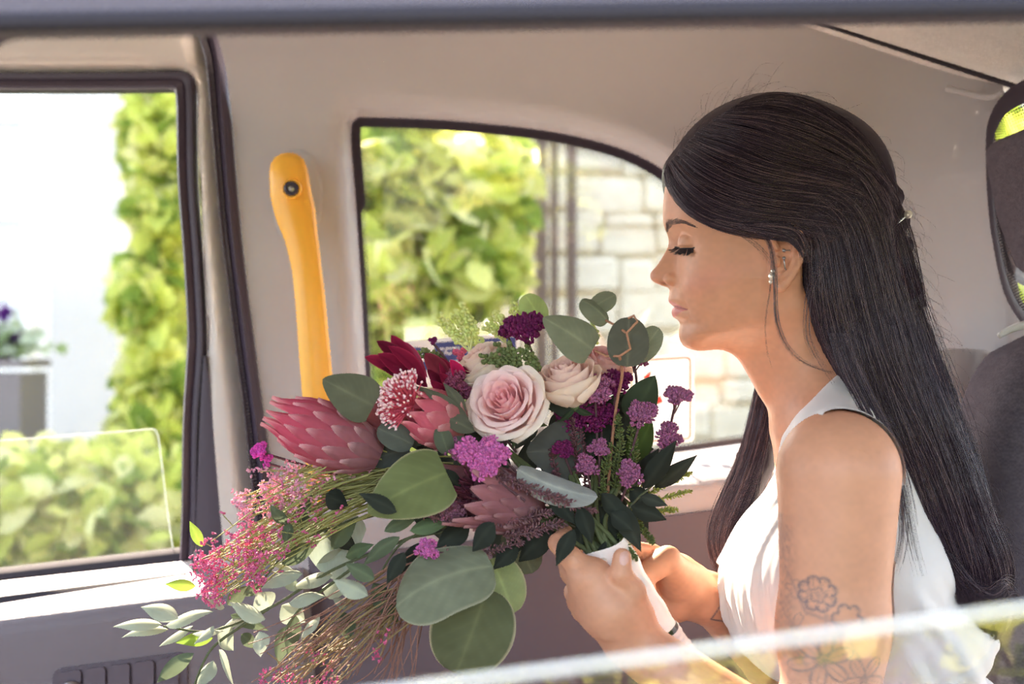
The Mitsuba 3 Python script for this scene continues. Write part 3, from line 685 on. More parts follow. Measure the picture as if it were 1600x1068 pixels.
ear_line = [(1214, 388), (1207, 370), (1213, 353), (1231, 346), (1246, 355), (1253, 375), (1252, 398), (1245, 418), (1233, 436), (1222, 449)]
def ear_field(q):
    Wn = -118.0
    pts = [Hp(a, b, Wn - 5 - 7 * np.sin(i / 9 * 3.14)) for i, (a, b) in enumerate(spline(ear_line, 15)[:]) for i in [i * 9 / 14]]
    rad = np.interp(np.arange(15), [0, 3, 8, 11, 14], [4.2, 4.6, 4.4, 5, 6.5])
    d = chain(q, pts, rad, 2)
    c = Hp(1230, 396, -113)
    a = math.radians(14)
    R = np.array([[math.cos(a), math.sin(a), 0], [-math.sin(a), math.cos(a), 0], [0, 0, 1]])
    ql = (q - c) @ R.T
    plate = ell(ql, (0, 0, 0), (21, 47, 8))
    d = smin(d, plate, 7)
    anti = chain(q, [Hp(1228, 362, -122), Hp(1241, 378, -124), Hp(1241, 402, -124), Hp(1231, 424, -123), Hp(1221, 430, -122)], [3.2, 3.6, 3.8, 3.6, 3.5], 2)
    d = smin(d, anti, 4)
    d = smax(d, -ell(q, Hp(1224, 404, -126), (10, 15, 9)), 5)
    d = smin(d, ell(q, Hp(1214, 408, -121), (5.5, 8, 6)), 4)
    d = smin(d, ell(q, Hp(1218, 446, -118), (9, 10, 6)), 5)
    return d
LS, LE, LW = P(1311, 742, 1.175), P(1292, 1225, 1.165), P(985, 1002, 1.215)     # near shoulder, elbow, wrist
RS, RE, RW = P(1300, 735, 1.515), P(1262, 1075, 1.500), P(1108, 935, 1.395)
def neck_field(q):
    d = chain(q, [(1232, 492, 0), (1276, 590, 0), (1312, 680, 0)], [78, 82, 92], 10)
    d = smin(d, rcone(q, (1165, 528, 0), (1215, 590, 0), 26, 34), 30)
    scm = np.minimum(rcone(q, (1238, 480, -80), (1228, 668, -22), 12, 11), rcone(q, (1238, 480, 80), (1228, 668, 22), 12, 11))
    return smin(d, scm, 26)
def trunk_field(q):
    """Rib cage, bust, waist and the slope from neck to shoulders, in head space."""
    qs = q * [1, 1, 0.60]
    d = chain(qs, [(1322, 735, 0), (1345, 880, 0), (1385, 1040, 0), (1410, 1180, 0)], [98, 118, 100, 112], 20)
    qa = np.stack([q[:, 0], q[:, 1], np.abs(q[:, 2])], 1)
    d = smin(d, np.linalg.norm((qa - [1240, 905, 95]) / [1, 1.05, 1], axis=1) - 70, 46)
    clav = np.minimum(rcone(q, (1300, 650, -20), to_head(LS[None])[0] + [4, -14, 40], 58, 56), rcone(q, (1312, 655, 20), to_head(RS[None])[0] + [0, -14, -40], 58, 56))
    return smin(d, clav, 50)
def arm_pts(S, E, Wr, up):
    M = S * 0.45 + E * 0.55
    return S, M, E, Wr
def arm_field(p, S, E, Wr, k=1.0):
    d = rcone(p, S, S * 0.5 + E * 0.5, 0.0505 * k, 0.0425 * k)
    d = smin(d, rcone(p, S * 0.5 + E * 0.5, E, 0.0425 * k, 0.0375 * k), 0.02)
    f1 = E * 0.68 + Wr * 0.32
    d = smin(d, chain(p, [E, f1, Wr], [0.0360 * k, 0.0335 * k, 0.0228 * k], 0.01), 0.02)
    return d
# ---- hands: each finger its own chain of joints
# near (left) hand: back of the hand to the camera, thumb up on the ribbon, fingers round the far side of the stems
NH = dict(
    tendons=[(P(968, 985, 1.190), P(917, 900, 1.1935)), (P(957, 990, 1.189), P(905, 918, 1.203)), (P(948, 992, 1.190), P(900, 936, 1.2165))],
    palm=[(P(985, 990, 1.213), P(955, 950, 1.205), .026, .030), (P(955, 950, 1.205), P(925, 905, 1.203), .030, .0235), (P(970, 965, 1.21), P(925, 945, 1.222), .026, .0215), (P(985, 960, 1.212), P(978, 930, 1.207), .022, .0125)],
    fingers=[
        [P(920, 903, 1.206), P(893, 872, 1.205), P(872, 848, 1.222), P(884, 832, 1.245)],
        [P(911, 917, 1.218), P(893, 893, 1.232), P(884, 868, 1.255), P(902, 852, 1.275)],
        [P(907, 935, 1.230), P(899, 925, 1.252), P(908, 905, 1.275), P(925, 890, 1.285)],
        [P(912, 952, 1.240), P(908, 946, 1.260), P(921, 928, 1.280), P(938, 915, 1.285)],
    ],
    frad=[[.0115, .0098, .0085, .0070], [.0115, .0100, .0088, .0072], [.0112, .0098, .0085, .0070], [.0100, .0085, .0075, .0062]],
    thumb=([P(992, 962, 1.210), P(987, 924, 1.196), P(970, 896, 1.189), P(972, 870, 1.191)], [.0145, .0118, .0094, .0078]))
# far (right) hand: fist round the stems, thumb bent across towards the camera
FH = dict(
    palm=[(P(1105, 930, 1.390), P(1062, 905, 1.375), .026, .0265), (P(1100, 935, 1.392), P(1050, 925, 1.395), .025, .024), (P(1075, 915, 1.372), P(1046, 882, 1.352), .024, .0165), (P(1070, 935, 1.385), P(1055, 948, 1.378), .023, .0185)],
    fingers=[
        [P(1058, 886, 1.375), P(1018, 866, 1.352), P(986, 858, 1.330), P(960, 868, 1.318)],
        [P(1052, 905, 1.388), P(1012, 888, 1.372), P(980, 878, 1.345), P(962, 888, 1.325)],
        [P(1050, 925, 1.395), P(1014, 912, 1.382), P(986, 900, 1.355), P(968, 906, 1.335)],
        [P(1056, 945, 1.395), P(1024, 936, 1.384), P(1000, 924, 1.360), P(985, 926, 1.342)],
    ],
    frad=[[.0120, .0102, .0088, .0074], [.0118, .0102, .0088, .0074], [.0112, .0098, .0085, .0070], [.0100, .0088, .0075, .0062]],
    thumb=([P(1062, 905, 1.365), P(1043, 874, 1.335), P(1003, 901, 1.318), P(1012, 928, 1.315)], [.0185, .0128, .0108, .0088]))
def hand_field(p, H):
    d = None
    for a, b, ra, rb in H['palm']:
        e = rcone(p, a, b, ra * 0.82, rb * 0.82); d = e if d is None else smin(d, e, 0.012)
    fd = None
    for pts, r in zip(H['fingers'], H['frad']):
        e = chain(p, pts, r, 0.002)
        kn = np.linalg.norm(p - pts[0], axis=1) - r[0] * 1.06
        e = smin(e, kn, 0.004)
        fd = e if fd is None else smin(fd, e, 0.0016)
    d = smin(d, fd, 0.007)
    for a, b in H.get('tendons', ()):
        d = smin(d, rcone(p, a, b, .0030, .0050), 0.006)
    pts, r = H['thumb']
    th = chain(p, pts, r, 0.003)
    nail_dir = None
    return smin(d, th, 0.005)
def box_dist(p, lo, hi):
    return np.linalg.norm(np.maximum(np.maximum(lo - p, p - hi), 0), axis=1)
def culled(f, p, lo, hi, margin=0.03):
    """f inside the box, a safe lower bound outside."""
    bd = box_dist(p, np.asarray(lo), np.asarray(hi)); m = bd < margin
    d = bd + 0.01
    if m.any(): d[m] = f(p[m])
    return d
_hands_lo, _hands_hi = P(850, 1010, 1.17), P(1130, 820, 1.42)
def core_field(p):
    d = smin(neck_field(to_head(p)) * SH, trunk_field(to_head(p)) * SH, 0.035)
    return smin(smin(d, arm_field(p, LS, LE, LW), 0.030), arm_field(p, RS, RE, RW), 0.03)
def body_field(p):
    q = to_head(p)
    hd = culled(lambda x: head_field(to_head(x)) * SH, p, (0.135, 1.27, 1.23), (0.355, 1.45, 1.50))
    ed = culled(lambda x: ear_field(to_head(x)) * SH, p, (0.23, 1.275, 1.29), (0.285, 1.30, 1.38), 0.012)
    nd = neck_field(q) * SH
    td = trunk_field(q) * SH
    la = arm_field(p, LS, LE, LW); ra = arm_field(p, RS, RE, RW)
    d = smin(hd, nd, 0.016)
    d = smin(d, ed, 0.004)
    d = smin(d, td, 0.035)
    d = smin(d, la, 0.030); d = smin(d, ra, 0.03)
    nh = culled(lambda x: hand_field(x, NH), p, (0.02, 1.17, 0.98), (0.14, 1.31, 1.12), 0.02)
    fh = culled(lambda x: hand_field(x, FH), p, (0.07, 1.29, 0.98), (0.24, 1.43, 1.10), 0.02)
    d = smin(d, nh, 0.012); d = smin(d, fh, 0.012)
    return d
gx = axis_steps((0.015, 0.06, 0.0016), (0.06, 0.19, 0.00105), (0.19, 0.30, 0.0016), (0.30, 0.60, 0.004))
gy = axis_steps((1.08, 1.165, 0.003), (1.165, 1.27, 0.0016), (1.27, 1.39, 0.0013), (1.39, 1.60, 0.003))
gz = axis_steps((0.82, 0.965, 0.004), (0.965, 1.09, 0.0013), (1.09, 1.235, 0.0028), (1.235, 1.375, 0.00095), (1.375, 1.50, 0.004))
body = surface_nets(body_field, gx, gy, gz, coarse=4)
bn = fnormals(body_field, np.array(body.vertices))
bq = to_head(np.array(body.vertices))
# skin colour: lips, blush, lid shadow, tattoos
SK = np.array([0.59, 0.29, 0.175])
bc = np.tile(SK, (len(bq), 1))
def blend(c, col, a): return c * (1 - a[:, None]) + np.asarray(col) * a[:, None]
U, V, W = bq.T; w = np.abs(W)
hm = (V < 560) & (U < 1240)
blush = np.exp(-((w - 85) / 30) ** 2 - ((V - 430 + 0.35 * (U - 1120)) / 20) ** 2) * (U > 1060) * hm
bc = blend(bc, (0.62, 0.25, 0.19), 0.45 * blush)
nose_t = np.exp(-((U - 1022) / 14) ** 2 - ((V - 430) / 12) ** 2); bc = blend(bc, (0.66, 0.30, 0.22), 0.35 * nose_t * hm)
ml = mouth_line(w)
vu = np.interp(w, [0, 8, 25, 42], [468.5, 467.5, 473, 482.5]); vl = np.interp(w, [0, 15, 30, 42], [496.5, 495.5, 491, 485.5])
lip = np.clip((V - vu) / 1.2, 0, 1) * np.clip((vl - V) / 1.2, 0, 1) * (w < 43) * hm * (U < 1100)
bc = blend(bc, (0.58, 0.19, 0.18), 0.8 * lip)
bc = blend(bc, (0.16, 0.05, 0.05), 0.75 * lip * np.exp(-((V - ml) / 1.0) ** 2))
lid = np.exp(-((V - 379) / 7) ** 2 - ((w - 50) / 20) ** 2) * (U < 1100) * hm
bc = blend(bc, (0.50, 0.27, 0.20), 0.4 * lid)
nos = np.exp(-((U - 1037) / 7) ** 2 - ((V - 443) / 3.5) ** 2 - ((w - 11.5) / 4.5) ** 2); bc = blend(bc, (0.10, 0.03, 0.03), 0.85 * nos * hm)
bc *= 1 + 0.10 * (meshkit.noise(np.array(body.vertices) * 260)[:, None] - 0.5) + 0.10 * (meshkit.noise(np.array(body.vertices) * 55, 3)[:, None] - 0.5)
# tattoos: blossoms with stamens on the near upper arm, thin triangle outline on the far wrist (in the arm's own coordinates)
bv = np.array(body.vertices)
ink = np.zeros(len(bv))
def seg_d(a, b, p):
    d = b - a; t = np.clip(((p - a) @ d) / (d @ d), 0, 1); return np.linalg.norm(p - a - t[:, None] * d, axis=1)
ax_ = unit(LE - LS)
arm_near = (np.linalg.norm(bv - LS - ((bv - LS) @ ax_)[:, None] * ax_, axis=1) < 0.07) & (bv[:, 1] < LS[1] + 0.005) & (bv[:, 2] < LS[2] - 0.03) & (bv[:, 0] > 0.19)
ap = np.stack([bv[:, 0], bv[:, 2]], 1)
SA = 1.13 / F
def A2(px, py): return np.array([(px - 800) * SA, CZ - (py - 534) * SA])
def petal_ring(cx, cy, R, n, pr_, rot=0, strength=1.0, width=0.0011):
    c = A2(cx, cy); out = np.zeros(len(bv))
    for k in range(n):
        a = rot + k * 2 * np.pi / n
        pc = c + np.array([np.cos(a), np.sin(a)]) * R * SA
        r = np.linalg.norm(ap - pc, axis=1); front = ((ap - pc) @ np.array([np.cos(a), np.sin(a)])) > -pr_ * SA * 0.25
        out = np.maximum(out, np.exp(-((r - pr_ * SA) / width) ** 2) * front)
        out = np.maximum(out, 0.75 * np.exp(-(np.linalg.norm(ap - pc - np.array([np.cos(a), np.sin(a)]) * pr_ * SA * 0.8, axis=1) / (0.45 * pr_ * SA)) ** 2))
    return out * strength
ink = np.maximum(ink, petal_ring(1279, 928, 19, 8, 8.5, 0.3))
ink = np.maximum(ink, petal_ring(1279, 930, 8, 5, 4, 0.1, 0.8, 0.0009))
ink = np.maximum(ink, petal_ring(1253, 925, 10, 5, 5, 0.5, 0.6, 0.0009))
ink = np.maximum(ink, petal_ring(1322, 966, 17, 6, 8, 0.9, 0.9))
for a, b in [((1232, 800), (1236, 880)), ((1236, 840), (1228, 930)), ((1240, 900), (1262, 960)), ((1235, 968), (1250, 985)), ((1262, 958), (1318, 975)), ((1290, 960), (1286, 1000)), ((1240, 1010), (1262, 1040)), ((1318, 985), (1342, 1030))]:
    ink = np.maximum(ink, 0.55 * np.exp(-(seg_d(A2(*a), A2(*b), ap) / 0.0016) ** 2))
def lily(cx, cy, n, L, wd, rot, s):
    c = A2(cx, cy); out = np.zeros(len(bv))
    for k in range(n):
        a = rot + k * 2 * np.pi / n; u = np.array([np.cos(a), np.sin(a)]); q = ap - c
        t = q @ u / (L * SA); v = (q @ [-u[1], u[0]]) / (wd * SA); w = np.sqrt(np.clip(t * (1 - t) * 4, 0, 1)) * (0.6 + 0.4 * t)
        on = (t > 0) & (t < 1.02)
        out = np.maximum(out, on * np.exp(-((np.abs(v) - w) / 0.16) ** 2)); out = np.maximum(out, on * 0.6 * np.exp(-(v / 0.10) ** 2)); out = np.maximum(out, on * 0.5 * (np.abs(v) < w) * np.exp(-(t / 0.3) ** 2))
    return out * s
ink = np.maximum(ink, lily(1284, 1030, 6, 48, 13, 0.35, 0.9)); ink = np.maximum(ink, lily(1350, 1060, 5, 40, 11, 0.9, 0.8)); ink = np.maximum(ink, lily(1281, 929, 8, 27, 6, 0.2, 0.5)); ink = np.maximum(ink, lily(1245, 985, 3, 26, 6, 1.2, 0.8))
shade = np.exp(-((ap[:, 0] - A2(1236, 0)[0]) / 0.006) ** 2) * np.clip((A2(0, 800)[1] - ap[:, 1]) / 0.02, 0, 1) * meshkit.noise(bv * 300, 5)
ink = np.maximum(ink, 0.7 * shade)
ink = ink * arm_near * (0.75 + 0.4 * meshkit.noise(bv * 420, 9))
SW = 1.36 / F
wr = (bv[:, 1] > 1.33) & (bv[:, 1] < 1.40) & (bv[:, 0] > 0.17) & (bv[:, 0] < 0.24) & (bv[:, 2] < 1.06)
W2 = lambda a, b: np.array([(a - 800) * SW, CZ - (b - 534) * SW])
for a, b in [((1130, 944), (1114, 971)), ((1114, 971), (1137, 977)), ((1130, 944), (1146, 962))]:
    ink = np.maximum(ink, wr * np.exp(-(seg_d(W2(*a), W2(*b), ap) / 0.0008) ** 2))
bc = blend(bc, (0.13, 0.10, 0.11), np.clip(0.9 * ink, 0, 1))
woman = thing('person', 'long-haired woman in a white sleeveless dress, in profile, both hands holding the bouquet', 'person')
scene['skin'] = two(pr(VC, 0.46, 0.4))
path = meshkit.write_ply(body, True, None, bc, normals=None)
kb = key('body', woman)
scene[kb] = mikit.ply(body, 'skin', smooth=True, color=np.clip(bc, 0, 1))
# ---------------------------------------------------------------- dress
armhole = Polygon(spline([(1200, 1150), (1200, 900), (1203, 760), (1211, 703), (1250, 664), (1304, 648), (1352, 671), (1395, 717), (1411, 774), (1414, 826), (1398, 871), (1377, 890), (1374, 950), (1374, 1150)], 90))
shapely.prepare(armhole)
def poly_d(p):
    # signed distance to the armhole's outline in the vertical plane through the near shoulder
    k = 1.20 / F
    a, b = 800 + p[:, 0] / p[:, 1] * F, 534 - (p[:, 2] - CZ) / p[:, 1] * F
    s = shapely.points(a, b); dd = shapely.distance(armhole.exterior, s)
    return np.where(shapely.contains(armhole, s), -dd, dd) * k
def dress_field(p):
    q = to_head(p); U, V, W = q.T; w = np.abs(W)
    t = core_field(p) / SH - 5.0
    bust = ell(q, (1252, 915, 0), (121, 152, 178))
    d = smin(t, bust, 50)
    d = smin(d, ell(q, (1425, 1000, 0), (120, 90, 165)), 40)
    d = smin(d, ell(q, (1430, 1120, 0), (150, 95, 210)), 14)
    # folds: pleats that fan out from the shoulder, slanting creases at the side
    ang = np.arctan2(W + 20, np.maximum(1380 - U, 20)) * 1.0
    pl = np.sin(ang * 34 + 2.0 * np.sin(V / 70.0)) + 0.6 * np.sin(ang * 61 + V / 50.0)
    d = d + 1.5 * pl * np.clip((V - 680) / 90, 0, 1) * np.clip((1330 - U) / 60, 0, 1)
    s = (U - 1395) * 0.75 - (V - 880) * 0.42 + 14 * np.sin(V / 60.0)
    d = d + 3.6 * (np.sin(s / 11.0) + 0.5 * np.sin(s / 5.3 + 1)) * np.clip((U - 1360) / 40, 0, 1) * np.clip((V - 840) / 60, 0, 1)
    d = d + 3.0 * np.exp(-((V - (1035 - 0.42 * (U - 1400))) / 6.0) ** 2) * (U > 1340)
    d = d * SH
    hole = np.full(len(p), 1.0)
    m = p[:, 1] < 1.250
    hole[m] = np.maximum(poly_d(p[m]), p[m, 1] - 1.236)
    arm = np.minimum(rcone(p, LS + [0, -0.03, 0], LS * .5 + LE * .5 + [0, -0.03, 0], 0.0545, 0.050), rcone(p, LS, LS * .5 + LE * .5, 0.0535, 0.0465))
    arm2 = rcone(p, RS, RS * .5 + RE * .5, 0.054, 0.047)
    d = smax(d, -hole, 0.004); d = smax(d, -arm2, 0.006)
    fore = np.minimum(rcone(p, LE, LW, 0.048, 0.040), rcone(p, RE, RW, 0.046, 0.034)); d = smax(d, -fore, 0.006)
    neckline = (np.interp(W, [-220, -100, -60, 0, 60, 200], [1846, 1866, 1886, 1955, 1965, 1965]) - U - V) * 0.7
    d = smax(d, neckline * SH, 0.004)
    nk = chain(q, [(1262, 560, 0), (1300, 640, 0), (1322, 690, 0)], [70, 74, 60]) * SH
    d = smax(d, -nk, 0.006)
    return d
dress = surface_nets(dress_field, axis_steps((0.17, 0.30, 0.0018), (0.30, 0.56, 0.0026)), axis_steps((1.17, 1.56, 0.0026)), axis_steps((0.84, 1.24, 0.0022)))
add('dress', dress, 'white_cloth', parent=woman, smooth=True, label='white sleeveless dress with soft folds')
# ---------------------------------------------------------------- hair, lashes, brow, jewellery
bang = np.array([Hp(a, b, np.interp(a, [1039, 1060, 1100, 1160], [-25, -62, -100, -122]))[:2] for a, b in [(1030, 254), (1038, 276), (1047, 299), (1065, 325), (1090, 343), (1118, 356), (1160, 366), (1200, 371), (1222, 372), (1245, 368), (1258, 380), (1266, 420)]])
fall = [Hp(a, b, -62) for a, b in [(1305, 350), (1318, 450), (1352, 560), (1412, 670), (1462, 770), (1506, 870), (1532, 950), (1528, 1000)]]
fall_r = [78, 74, 76, 76, 70, 60, 42, 20]
lock = [P(a, b, 1.47) for a, b in [(1215, 560), (1200, 640), (1178, 720), (1152, 790), (1136, 850), (1150, 900)]]
lock_q = [to_head(l[None])[0] for l in lock]
def hair_field(q):
    U, V, W = q.T; w = np.abs(W)
    cap = ell(q, (1210, 296, 0), (168, 151, 136))
    cap = smin(cap, ell(q, (1300, 300, 0), (92, 110, 120)), 40)
    cap = smin(cap, np.maximum(head_field(q) - 9, U - 1180), 10)
    cut = (V - np.interp(U, bang[:, 0], bang[:, 1])) * 0.75
    cut = np.where(U > 1262 - 0, cut - (U - 1262) * 2.0, cut)
    cap = smax(cap, cut, 12)
    qa = np.stack([U, V, -w], 1)
    back = chain(qa * [1, 1, 1], fall, fall_r, 30)
    back = smin(back, chain(q, [f * [1, 1, 0] for f in fall], [r * 0.95 for r in fall_r]), 50)
    # the fall starts behind the ear
    front_lim = np.interp(V, [340, 380, 440, 500, 560, 620, 700], [1236, 1250, 1243, 1255, 1284, 1318, 1360]) - U
    back = smax(back, front_lim, 14)
    d = smin(cap, back, 24)
    br = [(1318, 262, -74), (1352, 282, -66), (1376, 314, -56), (1388, 350, -52), (1396, 388, -50), (1402, 424, -46)]
    for k, c in enumerate(br):
        d = smin(d, ell(q, c, (25 - 2 * k, 21 - k, 26)), 10)
    lk = chain(q, lock_q, [20, 30, 34, 36, 30, 14], 10)
    return np.minimum(d, lk)
hlo, hhi = from_head([(1020, 1040, -150)])[0], from_head([(1600, 120, 170)])[0]
hairf = lambda p: hair_field(to_head(p)) * SH
hair = surface_nets(hairf, np.arange(hlo[0], hhi[0], 0.003), np.arange(hlo[1], hhi[1], 0.003), np.arange(hlo[2], hhi[2], 0.003))
scene['hair_dark'] = two(pr((0.020, 0.011, 0.020), 0.45, 0.3))
scene['hair_strand'] = two(pr((0.030, 0.016, 0.029), 0.30, 0.5)); scene['hair_sheen'] = two(pr((0.11, 0.068, 0.076), 0.32, 0.5))  # the paler strands paint in the sheen lines of the hair
kh = add('hair', hair, 'hair_dark', parent=woman, smooth=True, label='long dark brown half-up hair')
def depth_map(field, x0, y0, x1, y1, step, ya, yb, n=90, low=False):
    """Distance of the first surface along each frame ray of a pixel grid (nan where there is none)."""
    gx_, gy_ = np.arange(x0, x1 + 1, step), np.arange(y0, y1 + 1, step)
    A, B = np.meshgrid(gx_, gy_, indexing='ij')
    out = np.full(A.shape, np.nan)
    ys_ = np.linspace(ya, yb, n)
    prev = None
    for y in ys_:
        d = field(np.stack([(A.ravel() - 800) / F * y, np.full(A.size, y), CZ - (B.ravel() - 534) / F * y], 1)).reshape(A.shape)
        hit = np.isnan(out) & (d < 0)
        if prev is not None and hit.any():
            t = prev[hit] / np.maximum(prev[hit] - d[hit], 1e-9); out[hit] = y - (1 - np.clip(t, 0, 1)) * (ys_[1] - ys_[0])
        else: out[hit] = y
        prev = d
    bad = np.isnan(out)
    from scipy.ndimage import distance_transform_edt, minimum_filter
    ii = distance_transform_edt(bad, return_distances=False, return_indices=True)
    filled = out[tuple(ii)]
    if low: filled = minimum_filter(filled, 3)
    def look(px, py):
        a, b = np.broadcast_arrays(np.asarray(px, float), np.asarray(py, float))
        return map_coordinates(filled, [(a.ravel() - x0) / step, (b.ravel() - y0) / step], order=1, mode='nearest').reshape(a.shape)
    return look
hair_y = depth_map(hairf, 1024, 130, 1600, 1030, 6, 1.24, 1.52, low=True)
rng = np.random.default_rng(21)
strands = []
def comb(guides, n, m=13, jit=3.0, lift=0.0010, rad=0.00019, yfun=None, clump=0.5, taper=True, over=0.04, wave=0.0, rag=0.86):
    """Strands between neighbouring guide lines (frame pixels), laid on the hair's surface."""
    G = np.array([spline(g, m) for g in guides])
    k = len(G)
    u = rng.uniform(-over, k - 1 + over, n)
    i = np.clip(np.floor(u).astype(int), 0, k - 2); f = (u - i)[:, None, None]
    pth = G[i] * (1 - f) + G[i + 1] * f
    s = np.linspace(0, 1, m)
    cl = np.floor(u * 14)
    rc = np.random.default_rng(5)
    wob = rc.normal(size=(600, 4))[np.mod(cl.astype(int), 600)]
    off = (wob[:, :1] * np.sin(s * 5 + wob[:, 2:3] * 3) * jit * 1.3 + rng.normal(size=(n, 1)) * jit * 0.5 + rng.normal(size=(n, 1)) * np.sin(s * 7 + rng.uniform(0, 6, (n, 1))) * jit * 0.35)
    off = off + wave * np.sin(s[None] * (9 + 3 * wob[:, 1:2] * .4) + wob[:, 3:4] * 2.5) * (s[None] ** 1.3)
    tan = np.gradient(pth, axis=1); nrm = np.stack([-tan[..., 1], tan[..., 0]], -1); nrm /= np.linalg.norm(nrm, axis=-1, keepdims=True) + 1e-9
    pth = pth + nrm * off[..., None] * np.minimum(1, s * 4 + 0.2)[None, :, None]
    a0 = rng.uniform(0, 0.12, n); a1 = rng.uniform(rag, 1.0, n)
    yy = (yfun or hair_y)(pth[..., 0], pth[..., 1])
    ripple = 0.0012 * np.sin(cl * 2.4)[:, None] * np.sin(s * 4 + cl[:, None])
    yy = yy - lift - np.abs(rng.normal(size=(n, 1))) * 0.0012 + ripple
    X = np.stack([(pth[..., 0] - 800) / F * yy, yy, CZ - (pth[..., 1] - 534) / F * yy], -1)
    r = rad * rng.uniform(0.7, 1.25, n)
    for q, rr0, e1 in zip(X, r, a1):
        k1 = max(5, int(round(m * e1))) if rag < .8 else m; q = q[:k1]; s = np.linspace(0, 1, k1)
        rr1 = rr0 * (np.interp(s, [0, 0.1, 0.8, 1], [0.6, 1, 1, 0.3]))
        strands.append(np.c_[q, rr1])
A_ = [[(1040, 266), (1048, 297), (1068, 325), (1093, 343), (1120, 355), (1160, 364), (1205, 373), (1240, 376), (1268, 392)],
      [(1041, 264), (1056, 300), (1088, 330), (1138, 350), (1200, 358), (1258, 364), (1310, 375)],
      [(1049, 250), (1078, 285), (1130, 315), (1190, 330), (1260, 337), (1330, 350)],
      [(1064, 232), (1108, 260), (1165, 285), (1230, 300), (1300, 308), (1368, 330)],
      [(1088, 207), (1140, 225), (1200, 250), (1270, 265), (1330, 278), (1386, 306)],
      [(1118, 184), (1180, 192), (1240, 210), (1300, 234), (1352, 266), (1392, 306)],
      [(1146, 167), (1208, 162), (1268, 180), (1320, 210), (1364, 250), (1398, 305)],
      [(1166, 157), (1220, 149), (1270, 162), (1320, 193), (1362, 236), (1404, 305)]]
comb(A_, 2700, jit=2.8, lift=0.0018, wave=1.5)
comb(A_[:3], 800, jit=1.8, lift=0.003)
comb([[(a - 1, b - 3) for a, b in A_[0]], A_[1]], 260, jit=2.0, lift=0.0035)
comb([[(1322, 262), (1350, 278), (1374, 318), (1388, 360), (1398, 400), (1408, 450), (1425, 500)], [(1335, 248), (1368, 268), (1398, 306), (1412, 345), (1421, 385), (1428, 425), (1440, 480)]], 420, jit=4.5, wave=3.0, lift=0.004, yfun=lambda a, b: np.minimum(hair_y(a, b), 1.318))
comb([[(1037, 270), (1043, 293), (1060, 318), (1080, 334)], [(1043, 254), (1050, 282), (1070, 308), (1092, 326)]], 220, jit=1.2, lift=0.003)
B_ = [[(1232, 358), (1258, 374), (1255, 420), (1258, 480), (1280, 545), (1322, 615), (1366, 690), (1400, 770), (1410, 850)],
      [(1230, 345), (1276, 368), (1284, 440), (1302, 520), (1338, 610), (1392, 700), (1430, 790), (1464, 870), (1496, 945)],
      [(1250, 328), (1300, 356), (1320, 450), (1347, 550), (1386, 650), (1438, 750), (1473, 850), (1520, 940)],
      [(1280, 306), (1330, 344), (1360, 450), (1388, 560), (1434, 670), (1470, 770), (1508, 870), (1535, 970)],
      [(1310, 285), (1360, 325), (1390, 440), (1422, 550), (1458, 660), (1500, 760), (1532, 850), (1562, 925), (1530, 1000)],
      [(1345, 270), (1384, 306), (1416, 430), (1448, 530), (1486, 630), (1524, 720), (1552, 810), (1586, 890), (1574, 950), (1545, 990)]]
comb(B_, 3400, jit=4.5, m=17, wave=7.0)
comb(B_, 260, jit=9.0, m=17, wave=11.0, lift=0.003)
comb([[(1470, 850), (1505, 905), (1545, 925), (1570, 905), (1590, 925)], [(1500, 880), (1530, 935), (1560, 945), (1585, 930), (1580, 960)]], 160, jit=6, wave=4, lift=0.004)
lock_y = lambda a, b: np.full(np.shape(a), 1.452)
C_ = [[(1188, 575), (1173, 650), (1150, 725), (1124, 785), (1108, 845), (1128, 902)], [(1215, 590), (1200, 690), (1178, 770), (1150, 840), (1160, 905)]]
comb(C_, 700, jit=4.0, yfun=lambda a, b: hair_y(a, b))
# thin locks: in front of the ear, across the neck, over the strap and beside the armhole
def wisp(pts, n, y, jit=2.0, rad=0.00017):
    comb([[(a - jit, b) for a, b in pts], [(a + jit, b) for a, b in pts]], n, jit=0.9, rad=rad, yfun=lambda a, b: np.broadcast_to(np.interp(b, [p[1] for p in pts], np.linspace(y[0], y[1], len(pts))), np.shape(a)), over=0.4, rag=0.6)
wisp([(1194, 366), (1205, 384), (1210, 410), (1212, 440), (1212, 480), (1217, 515), (1234, 548), (1262, 570), (1292, 580), (1322, 588)], 16, (1.268, 1.262), 2.4, 0.00015)
wisp([(1200, 372), (1206, 400), (1204, 450), (1196, 500), (1199, 550), (1213, 595)], 3, (1.27, 1.285), 0.6, 0.00010)
wisp([(1160, 368), (1180, 382), (1196, 398), (1207, 420), (1211, 450)], 9, (1.268, 1.265), 4, 0.00010)
wisp([(1290, 400), (1266, 450), (1260, 500), (1262, 530), (1276, 560), (1300, 600), (1326, 650)], 10, (1.262, 1.24), 3.5, 0.00014)
wisp([(1300, 520), (1318, 580), (1350, 640), (1384, 710), (1404, 770), (1413, 820), (1408, 865), (1396, 900)], 60, (1.238, 1.208), 4.0)
wisp([(1310, 520), (1345, 600), (1385, 680), (1412, 760), (1425, 840), (1440, 900)], 50, (1.236, 1.215), 7.0)
comb([[(1150, 356), (1196, 366), (1226, 372), (1246, 386), (1256, 410)], [(1180, 350), (1222, 352), (1248, 358), (1262, 378), (1266, 410)]], 240, jit=2.5, yfun=lambda a, b: np.interp(a, [1150, 1200, 1245, 1270], [1.272, 1.263, 1.2605, 1.268]), rag=0.7)
wisp([(1186, 366), (1212, 374), (1232, 376), (1246, 384), (1254, 402)], 22, (1.266, 1.258), 2.6)
